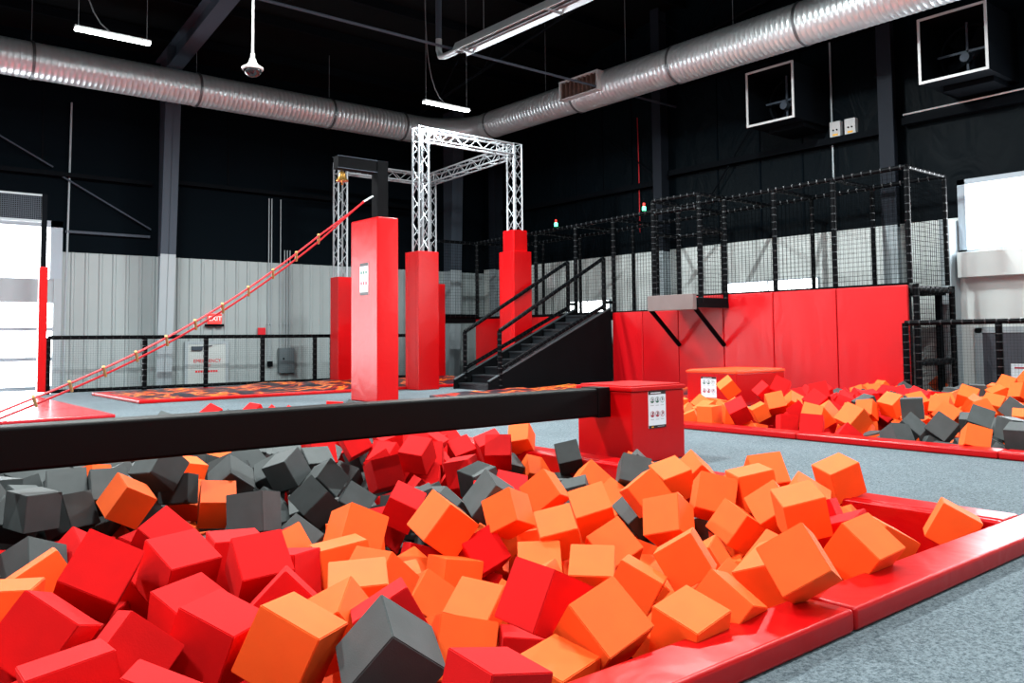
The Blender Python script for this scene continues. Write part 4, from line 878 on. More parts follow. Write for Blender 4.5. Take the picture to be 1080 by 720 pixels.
["o",2,16.339,7.126,0.164,0.74,-0.422,0.511,-0.112,1.003,"orange foam cube, second orange from left in back row, right of far pit"],
["o",2,16.339,7.126,0.164,0.08,0.511,0.427,0.741,1.003,"orange foam cube, first orange from left in back row, right of far pit"],
["o",2,11.887,4.815,0.269,0.356,-0.705,0.608,-0.077,1.01,"orange foam cube, fifth orange from left in middle row, right of far pit"],
["o",2,11.322,4.502,0.191,0.294,-0.713,0.624,0.129,1.0,"orange foam cube, sixth orange from left in middle row, right of far pit"],
["g",2,13.428,5.296,0.246,-0.027,0.849,-0.528,-0.004,0.994,"charcoal foam cube, second charcoal from left in back row, right of far pit"],
["o",2,13.411,5.0,0.212,0.375,-0.226,-0.019,0.899,1.0,"orange foam cube, third orange from left in back row, right of far pit"],
["o",2,14.2,5.158,0.312,0.367,-0.595,0.686,-0.2,1.004,"orange foam cube, fourth orange from left in back row, right of far pit"],
["o",2,15.368,5.266,0.332,0.431,-0.502,0.03,0.749,1.0,"orange foam cube, fifth orange from left in back row, right of far pit"],
["o",2,13.223,4.627,0.275,0.26,-0.479,0.696,-0.468,1.0,"orange foam cube, ninth orange from left in middle row, right of far pit"],
["o",2,11.16,4.22,0.226,0.658,-0.121,-0.277,0.69,1.01,"orange foam cube, eighth orange from left in middle row, right of far pit"],
["o",2,10.801,4.232,0.177,0.147,-0.208,-0.448,0.857,1.0,"orange foam cube, seventh orange from left in middle row, right of far pit"],
["r",2,11.877,5.483,0.224,0.295,-0.733,0.612,0.033,1.002,"red foam cube, first red from left in back row, right of far pit"],
["g",2,10.803,5.661,0.177,0.158,-0.503,0.831,-0.177,1.0,"charcoal foam cube, first charcoal from left in middle row, middle of far pit"],
["r",2,11.614,6.03,0.198,0.364,-0.114,-0.075,0.921,1.0,"red foam cube, fifth red from left in middle row, middle of far pit"],
["g",2,9.617,3.867,0.13,0.125,-0.806,0.574,-0.073,0.999,"charcoal foam cube, sixth charcoal from left in front row, right of far pit"],
["g",2,8.511,3.675,-0.053,0.093,-0.002,0.059,-0.994,0.972,"charcoal foam cube, fifth charcoal from left in front row, right of far pit"],
["g",2,8.731,3.235,-0.086,0.446,-0.461,0.166,0.749,0.992,"charcoal foam cube, twelfth charcoal from left in front row, right of far pit"],
["g",2,8.684,3.873,-0.047,-0.036,-0.53,-0.365,0.764,0.966,"charcoal foam cube, third charcoal from left in front row, right of far pit"],
["g",3,3.257,10.431,0.12,0.445,0.091,0.246,-0.856,1.0,"charcoal foam cube peeping over the black beam, first charcoal from left"],
["r",3,4.077,11.118,0.12,0.162,0.262,0.228,-0.924,1.0,"red foam cube peeping over the black beam, first red from left"],
["r",3,4.602,11.027,0.12,0.144,0.296,0.087,-0.94,1.0,"red foam cube peeping over the black beam, second red from left"],
["g",1,3.05,6.665,0.113,0.632,0.323,0.704,-0.043,1.0,"charcoal foam cube, second charcoal from left in seventh row, left of near pit"],
["o",1,2.678,7.177,0.115,0.644,0.437,0.624,0.08,1.0,"orange foam cube, first orange from left in seventh row, left of near pit"],
["r",1,4.092,6.787,0.035,0.636,-0.705,0.145,0.278,1.0,"red foam cube, third red from left in seventh row, middle of near pit"],
["g",1,2.485,6.541,0.076,0.623,0.491,0.227,-0.565,1.0,"charcoal foam cube, thirteenth charcoal from left in sixth row, left of near pit"],
["g",1,1.277,7.197,0.129,0.811,0.415,0.01,-0.414,1.0,"charcoal foam cube, fourth charcoal from left in sixth row, left of near pit"],
["o",1,4.929,3.887,0.115,0.257,0.813,0.383,0.356,1.0,"orange foam cube, fifth orange from left in sixth row, right of near pit"],
["r",1,4.333,7.118,0.109,0.072,0.16,0.789,-0.589,1.0,"red foam cube, fifth red from left in seventh row, middle of near pit"],
["g",1,2.446,6.148,0.073,0.67,-0.023,0.624,-0.402,1.0,"charcoal foam cube, fifteenth charcoal from left in sixth row, left of near pit"],
["r",1,4.263,6.285,0.059,0.46,0.115,-0.704,-0.529,1.0,"red foam cube, ninth red from left in seventh row, middle of near pit"],
["g",1,0.958,6.551,0.111,0.056,0.286,-0.956,-0.004,1.0,"charcoal foam cube, second charcoal from left in sixth row, left of near pit"],
["g",1,0.845,6.07,0.096,0.581,0.751,-0.311,0.041,1.0,"charcoal foam cube, first charcoal from left in sixth row, left of near pit"],
["r",1,3.898,6.427,0.067,0.336,0.735,-0.541,-0.232,1.0,"red foam cube, fourth red from left in seventh row, middle of near pit"],
["r",1,3.5,6.904,0.095,0.531,-0.845,0.053,-0.015,1.0,"red foam cube, first red from left in seventh row, middle of near pit"],
["g",1,1.716,6.593,0.093,0.325,0.161,-0.162,-0.918,1.0,"charcoal foam cube, ninth charcoal from left in sixth row, left of near pit"],
["r",1,4.568,6.733,0.112,0.013,0.605,0.409,-0.683,1.0,"red foam cube, eighth red from left in seventh row, middle of near pit"],
["g",1,4.752,4.276,0.115,0.345,-0.117,0.363,-0.858,1.0,"charcoal foam cube, first charcoal from left in seventh row, right of near pit"],
["g",1,2.435,6.913,0.081,0.61,0.197,0.668,-0.377,1.0,"charcoal foam cube, twelfth charcoal from left in sixth row, left of near pit"],
["o",1,2.155,6.423,0.135,0.63,0.768,0.109,-0.045,1.0,"orange foam cube, second orange from left in sixth row, left of near pit"],
["o",1,1.834,4.018,0.039,0.09,0.849,-0.453,0.256,1.0,"orange foam cube, first orange from left in fourth row, middle of near pit"],
["g",1,1.095,6.324,0.042,0.75,-0.331,-0.437,-0.369,1.0,"charcoal foam cube, third charcoal from left in sixth row, left of near pit"],
["r",1,3.686,6.172,0.043,0.161,-0.549,-0.571,-0.589,1.0,"red foam cube, first red from left in sixth row, middle of near pit"],
["g",1,2.783,6.26,0.068,0.521,-0.629,-0.576,0.041,1.0,"charcoal foam cube, seventeenth charcoal from left in sixth row, left of near pit"],
["r",1,4.967,7.063,0.086,0.18,-0.623,-0.503,0.572,1.0,"red foam cube, tenth red from left in seventh row, middle of near pit"],
["r",1,1.095,3.803,0.066,0.834,-0.023,-0.32,-0.449,1.0,"red foam cube, first red from left in third row, left of near pit"],
["o",1,1.604,6.816,0.082,0.391,0.562,-0.202,0.7,1.0,"orange foam cube, first orange from left in sixth row, left of near pit"],
["g",1,2.716,6.615,0.135,0.321,0.474,0.171,0.802,1.0,"charcoal foam cube, sixteenth charcoal from left in sixth row, left of near pit"],
["g",1,1.389,7.008,0.066,0.348,-0.846,0.4,-0.052,1.0,"charcoal foam cube, sixth charcoal from left in sixth row, left of near pit"],
["g",1,3.09,4.669,0.02,0.142,-0.799,0.209,0.545,1.0,"charcoal foam cube, seventh charcoal from left in sixth row, middle of near pit"],
["r",1,4.321,6.584,0.125,0.505,-0.203,-0.265,-0.796,1.0,"red foam cube, sixth red from left in seventh row, middle of near pit"],
["g",1,3.077,4.305,0.021,0.163,-0.929,0.013,0.332,1.0,"charcoal foam cube, seventh charcoal from left in fifth row, middle of near pit"],
["g",1,2.861,4.123,0.043,0.36,-0.86,-0.122,-0.341,1.0,"charcoal foam cube, sixth charcoal from left in fifth row, middle of near pit"],
["g",1,1.137,6.76,0.053,0.085,0.227,-0.761,-0.601,1.0,"charcoal foam cube, fifth charcoal from left in sixth row, left of near pit"],
["o",1,4.258,2.496,0.07,0.79,0.386,0.093,-0.468,1.0,"orange foam cube, sixth orange from left in fifth row, right of near pit"],
["o",1,4.718,2.624,-0.055,0.725,0.528,-0.184,0.402,1.0,"orange foam cube, seventh orange from left in fifth row, right of near pit"],
["r",1,4.237,5.87,-0.103,0.269,-0.296,0.831,-0.386,1.0,"red foam cube, seventh red from left in sixth row, middle of near pit"],
["g",1,3.567,5.303,-0.112,0.459,-0.68,0.459,0.342,1.0,"charcoal foam cube, eighth charcoal from left in sixth row, middle of near pit"],
["g",1,1.507,6.164,-0.072,0.343,0.86,0.07,0.371,1.0,"charcoal foam cube, third charcoal from left in fifth row, left of near pit"],
["r",1,0.909,3.73,-0.08,0.347,0.203,0.591,0.699,1.0,"red foam cube, second red from left in second row, left of near pit"],
["o",1,3.218,2.752,-0.113,0.576,-0.389,0.187,0.694,1.0,"orange foam cube, second orange from left in third row, right of near pit"],
["o",1,3.651,2.814,-0.099,0.254,0.515,0.812,-0.106,1.0,"orange foam cube, seventh orange from left in fourth row, right of near pit"],
["r",1,1.483,5.104,-0.102,0.552,0.765,0.25,0.216,1.0,"red foam cube, second red from left in fourth row, left of near pit"],
["g",1,3.32,4.914,-0.054,0.702,0.361,0.605,-0.102,1.0,"charcoal foam cube, ninth charcoal from left in sixth row, middle of near pit"],
["g",1,2.702,5.498,-0.079,0.802,0.291,0.521,-0.021,1.0,"charcoal foam cube, first charcoal from left in fifth row, middle of near pit"],
["g",1,2.442,5.614,-0.112,0.916,-0.363,-0.052,0.164,1.0,"charcoal foam cube, sixth charcoal from left in fifth row, left of near pit"],
["o",1,3.297,4.114,-0.1,0.373,0.223,-0.716,0.546,1.0,"orange foam cube, seventh orange from left in fourth row, middle of near pit"],
["g",1,2.577,5.901,-0.114,0.286,-0.894,-0.214,0.269,1.0,"charcoal foam cube, eighteenth charcoal from left in sixth row, left of near pit"],
["o",1,3.302,3.712,-0.099,0.085,-0.692,-0.277,-0.661,1.0,"orange foam cube, ninth orange from left in fourth row, middle of near pit"],
["r",1,2.846,4.759,-0.113,0.071,0.899,0.125,0.414,1.0,"red foam cube, second red from left in fourth row, middle of near pit"],
["o",1,1.492,2.765,-0.119,0.924,0.211,-0.245,-0.206,1.0,"orange foam cube, first orange from left in front row, middle of near pit"],
["o",1,4.369,3.042,-0.097,0.65,-0.459,-0.575,0.191,1.0,"orange foam cube, ninth orange from left in fourth row, right of near pit"],
["r",1,4.069,6.066,-0.07,0.296,0.409,-0.855,0.121,1.0,"red foam cube, fifth red from left in sixth row, middle of near pit"],
["g",1,4.061,7.158,-0.026,0.107,-0.089,0.98,-0.14,1.0,"charcoal foam cube, fifth charcoal from left in sixth row, middle of near pit"],
["o",1,2.579,2.176,-0.052,0.338,0.482,0.186,0.787,1.0,"orange foam cube, first orange from left in second row, right of near pit"],
["g",1,2.203,4.634,-0.078,0.898,0.328,-0.243,0.167,1.0,"charcoal foam cube, second charcoal from left in fifth row, middle of near pit"],
["g",1,4.303,3.49,-0.116,0.506,-0.345,0.527,-0.59,1.0,"charcoal foam cube, second charcoal from left in fifth row, right of near pit"],
["r",1,4.439,6.435,-0.041,0.21,0.41,0.822,-0.336,1.0,"red foam cube, sixth red from left in sixth row, middle of near pit"],
["g",1,1.039,6.007,-0.043,0.756,-0.558,-0.019,-0.343,1.0,"charcoal foam cube, first charcoal from left in fourth row, left of near pit"],
["r",1,3.705,5.622,-0.118,0.403,-0.198,0.675,0.586,1.0,"red foam cube, fourth red from left in sixth row, middle of near pit"],
["g",1,3.274,6.832,-0.081,0.046,0.055,0.545,0.835,1.0,"charcoal foam cube, second charcoal from left in sixth row, middle of near pit"],
["g",1,1.746,5.877,-0.075,0.23,-0.766,-0.477,0.364,1.0,"charcoal foam cube, fourth charcoal from left in fifth row, left of near pit"],
["g",1,3.229,5.183,-0.098,0.047,0.893,0.441,-0.074,1.0,"charcoal foam cube, fifth charcoal from left in fifth row, middle of near pit"],
["r",1,0.534,3.426,-0.113,0.459,0.701,0.523,0.156,1.0,"red foam cube, first red from left in front row, left of near pit"],
["o",1,3.878,3.438,-0.335,0.586,-0.306,0.486,0.571,1.0,"orange foam cube, third orange from left in fourth row, right of near pit"],
["o",1,3.913,2.848,-0.247,0.872,-0.077,-0.213,-0.435,1.0,"orange foam cube, tenth orange from left in fourth row, right of near pit"],
["o",1,1.717,6.288,-0.254,0.246,0.812,-0.522,0.089,1.0,"orange foam cube, second orange from left in fourth row, left of near pit"],
["r",1,3.291,7.131,-0.303,0.532,-0.071,-0.654,0.534,1.0,"red foam cube, first red from left in fifth row, middle of near pit"],
["o",1,4.536,3.495,-0.309,0.796,-0.472,0.375,-0.052,1.0,"orange foam cube, sixth orange from left in fourth row, right of near pit"],
["r",1,2.824,4.281,-0.227,0.733,0.633,-0.01,-0.249,1.0,"red foam cube, third red from left in fourth row, middle of near pit"],
["g",1,2.28,6.089,-0.209,0.245,-0.603,0.747,-0.136,1.0,"charcoal foam cube, fifth charcoal from left in fifth row, left of near pit"],
["o",1,3.16,2.146,-0.287,0.645,-0.55,-0.394,0.355,1.0,"orange foam cube, second orange from left in front row, right of near pit"],
["o",1,4.453,2.072,-0.262,0.371,-0.847,0.024,0.38,1.0,"orange foam cube, third orange from left in second row, right of near pit"],
["o",1,2.612,4.064,-0.226,0.458,0.866,0.142,0.139,1.0,"orange foam cube, fifth orange from left in fourth row, middle of near pit"],
["o",1,3.592,4.143,-0.333,0.78,-0.04,0.014,-0.624,1.0,"orange foam cube, eighth orange from left in fourth row, middle of near pit"],
["r",1,3.827,2.027,-0.332,0.024,0.186,-0.982,0.004,1.0,"red foam cube, first red from left in front row, right of near pit"],
["g",1,2.997,4.905,-0.338,0.084,0.67,0.182,-0.715,1.0,"charcoal foam cube, first charcoal from left in fourth row, middle of near pit"],
["o",1,3.156,3.387,-0.151,0.594,-0.204,0.759,-0.172,1.0,"orange foam cube, twelfth orange from left in fourth row, middle of near pit"],
["o",1,4.859,2.139,-0.268,0.269,-0.559,0.149,-0.77,1.0,"orange foam cube, fifth orange from left in third row, right of near pit"],
["r",1,2.901,3.77,-0.334,0.972,-0.027,-0.225,0.06,1.0,"red foam cube, second red from left in third row, middle of near pit"],
["g",1,3.096,4.502,-0.235,0.076,-0.194,-0.108,-0.972,1.0,"charcoal foam cube, third charcoal from left in fourth row, middle of near pit"],
["r",1,3.724,6.124,-0.321,0.863,-0.446,-0.116,0.205,1.0,"red foam cube, second red from left in fifth row, middle of near pit"],
["g",1,4.003,6.766,-0.223,0.074,0.939,-0.11,-0.319,1.0,"charcoal foam cube, sixth charcoal from left in sixth row, middle of near pit"],
["o",1,2.849,2.055,-0.308,0.956,0.204,0.146,-0.152,1.0,"orange foam cube, first orange from left in front row, right of near pit"],
["g",1,4.943,5.348,-0.187,0.898,-0.421,0.08,-0.098,1.0,"charcoal foam cube, thirteenth charcoal from left in sixth row, middle of near pit"],
["r",1,4.112,6.512,-0.105,0.083,-0.781,0.554,0.274,1.0,"red foam cube, third red from left in sixth row, middle of near pit"],
["o",1,3.354,4.389,-0.339,0.428,0.165,-0.842,-0.283,1.0,"orange foam cube, fifth orange from left in third row, middle of near pit"],
["o",1,4.105,3.632,-0.312,0.712,-0.571,-0.1,0.396,1.0,"orange foam cube, fourth orange from left in fourth row, right of near pit"],
["g",1,3.867,7.505,-0.025,0.89,0.304,0.151,-0.304,1.0,"charcoal foam cube, second charcoal from left in seventh row, middle of near pit"],
["g",1,3.31,7.449,0.004,-0.044,0.991,0.104,0.065,1.0,"charcoal foam cube, first charcoal from left in seventh row, left of near pit"],
["g",2,13.759,6.551,0.188,0.281,0.837,-0.276,0.38,1.0,"charcoal foam cube, first charcoal from left in back row, middle of far pit"],
["o",2,9.197,7.132,0.163,0.722,-0.465,0.158,0.487,1.0,"orange foam cube, second orange from left in middle row, left of far pit"],
["r",2,13.018,6.47,0.169,0.482,-0.027,-0.873,-0.067,1.0,"red foam cube, fourth red from left in back row, middle of far pit"],
["r",2,12.362,7.463,0.143,0.255,-0.938,-0.075,-0.224,1.0,"red foam cube, fourth red from left in back row, left of far pit"],
["r",2,11.098,6.152,0.173,0.386,0.907,-0.028,0.167,1.0,"red foam cube, fourth red from left in middle row, middle of far pit"],
["o",2,10.007,7.473,0.104,0.049,0.02,-0.997,-0.053,1.0,"orange foam cube, fourth orange from left in middle row, left of far pit"],
["r",2,12.609,6.064,0.187,0.92,-0.19,0.334,0.078,1.0,"red foam cube, fifth red from left in back row, middle of far pit"],
["o",2,9.602,7.105,0.065,0.89,0.311,-0.232,0.238,1.0,"orange foam cube, fifth orange from left in middle row, left of far pit"],
["o",2,12.355,5.194,0.18,0.617,-0.191,-0.76,0.074,1.0,"orange foam cube, fourth orange from left in middle row, right of far pit"],
["r",2,11.545,7.167,0.169,0.114,-0.141,-0.5,0.847,1.0,"red foam cube, third red from left in back row, left of far pit"],
["o",2,8.948,6.85,0.138,0.182,0.756,0.615,0.133,1.0,"orange foam cube, third orange from left in middle row, left of far pit"],
["r",2,12.737,7.387,0.178,0.169,-0.311,-0.207,0.912,1.0,"red foam cube, second red from left in back row, middle of far pit"],
["o",2,13.952,7.418,0.103,0.816,0.557,0.146,-0.052,1.0,"orange foam cube, first orange from left in back row, middle of far pit"],
["r",2,10.844,5.957,0.15,0.161,-0.97,0.07,0.17,1.0,"red foam cube, third red from left in middle row, middle of far pit"],
["o",2,9.684,4.493,0.087,0.829,0.284,0.477,-0.07,1.0,"orange foam cube, first orange from left in front row, right of far pit"],
["g",2,14.123,5.935,0.142,0.518,-0.49,-0.458,-0.531,1.0,"charcoal foam cube, first charcoal from left in back row, right of far pit"],
["g",2,9.797,3.556,0.092,0.148,0.523,-0.811,-0.213,1.0,"charcoal foam cube, eleventh charcoal from left in front row, right of far pit"],
["r",2,12.572,5.518,0.168,0.903,-0.013,0.058,-0.426,1.0,"red foam cube, first red from left in middle row, right of far pit"],
["g",2,9.129,4.039,0.053,0.429,-0.74,-0.316,0.41,1.0,"charcoal foam cube, second charcoal from left in front row, right of far pit"],
["o",2,13.794,7.058,0.155,0.054,0.979,0.131,-0.15,1.0,"orange foam cube, second orange from left in back row, middle of far pit"],
["r",2,12.313,6.561,0.14,0.527,-0.535,-0.116,-0.65,1.0,"red foam cube, third red from left in back row, middle of far pit"],
["o",2,11.988,5.149,0.154,0.358,0.333,0.089,-0.868,1.0,"orange foam cube, third orange from left in middle row, right of far pit"],
["r",2,10.367,6.402,0.083,0.318,0.913,0.251,0.049,1.0,"red foam cube, first red from left in middle row, left of far pit"],
["o",2,14.235,7.161,0.176,0.421,-0.131,0.682,0.584,1.0,"orange foam cube, third orange from left in back row, middle of far pit"],
["o",2,8.907,7.137,0.07,0.057,0.282,-0.251,-0.924,1.0,"orange foam cube, first orange from left in middle row, left of far pit"],
["o",2,10.8,6.738,0.153,0.344,0.107,-0.427,0.829,1.0,"orange foam cube, eighth orange from left in middle row, left of far pit"],
["r",2,10.121,5.729,0.09,0.117,-0.331,0.264,-0.898,1.0,"red foam cube, second red from left in middle row, middle of far pit"],
["g",2,9.004,3.452,-0.035,0.361,0.696,-0.483,0.39,1.0,"charcoal foam cube, tenth charcoal from left in front row, right of far pit"],
["o",2,8.799,6.097,-0.066,0.437,0.242,0.812,0.302,1.0,"orange foam cube, fourth orange from left in front row, left of far pit"],
["o",2,8.899,4.591,-0.094,0.574,-0.793,0.112,-0.169,1.0,"orange foam cube, fourth orange from left in front row, middle of far pit"],
["r",2,8.714,5.112,-0.115,0.46,-0.376,-0.648,-0.476,1.0,"red foam cube, second red from left in front row, middle of far pit"],
["r",2,9.708,5.556,-0.038,0.756,0.638,0.092,0.114,1.0,"red foam cube, third red from left in front row, middle of far pit"],
["g",2,9.175,3.742,-0.097,0.674,-0.479,-0.56,0.058,1.0,"charcoal foam cube, seventh charcoal from left in front row, right of far pit"],
["g",2,9.242,4.778,-0.101,0.288,-0.559,-0.49,-0.603,1.0,"charcoal foam cube, first charcoal from left in front row, middle of far pit"],
["o",2,9.236,6.317,-0.11,0.774,-0.038,-0.632,-0.024,1.0,"orange foam cube, sixth orange from left in front row, left of far pit"],
["o",2,10.857,5.663,-0.105,0.212,0.186,-0.707,-0.649,1.0,"orange foam cube, sixth orange from left in front row, middle of far pit"],
["g",2,8.943,4.261,-0.115,0.431,0.13,0.669,-0.591,1.0,"charcoal foam cube, fourth charcoal from left in front row, middle of far pit"],
["o",2,9.181,5.509,-0.116,0.586,0.471,-0.524,-0.4,1.0,"orange foam cube, seventh orange from left in front row, left of far pit"],
["g",2,9.204,3.253,-0.109,0.291,-0.735,-0.461,-0.404,1.0,"charcoal foam cube, fifteenth charcoal from left in front row, right of far pit"],
["g",2,8.593,4.359,-0.105,0.594,-0.438,-0.122,0.663,1.0,"charcoal foam cube, second charcoal from left in front row, middle of far pit"],
["o",2,8.696,6.579,-0.105,0.727,0.367,0.128,0.566,1.0,"orange foam cube, second orange from left in front row, left of far pit"],
["o",2,9.824,5.182,-0.076,0.389,-0.694,0.46,-0.394,1.0,"orange foam cube, fifth orange from left in front row, middle of far pit"],
["o",2,9.032,4.981,-0.106,0.364,0.574,0.281,-0.677,1.0,"orange foam cube, second orange from left in front row, middle of far pit"],
["g",2,9.463,3.635,-0.097,0.212,0.004,0.976,-0.04,1.0,"charcoal foam cube, ninth charcoal from left in front row, right of far pit"],
["o",1,3.618,4.458,-0.489,0.815,0.297,-0.032,0.497,1.0,"orange foam cube, sixth orange from left in third row, middle of near pit"],
["g",1,3.4,5.272,-0.312,0.492,-0.07,-0.68,-0.538,1.0,"charcoal foam cube, second charcoal from left in fourth row, middle of near pit"]]
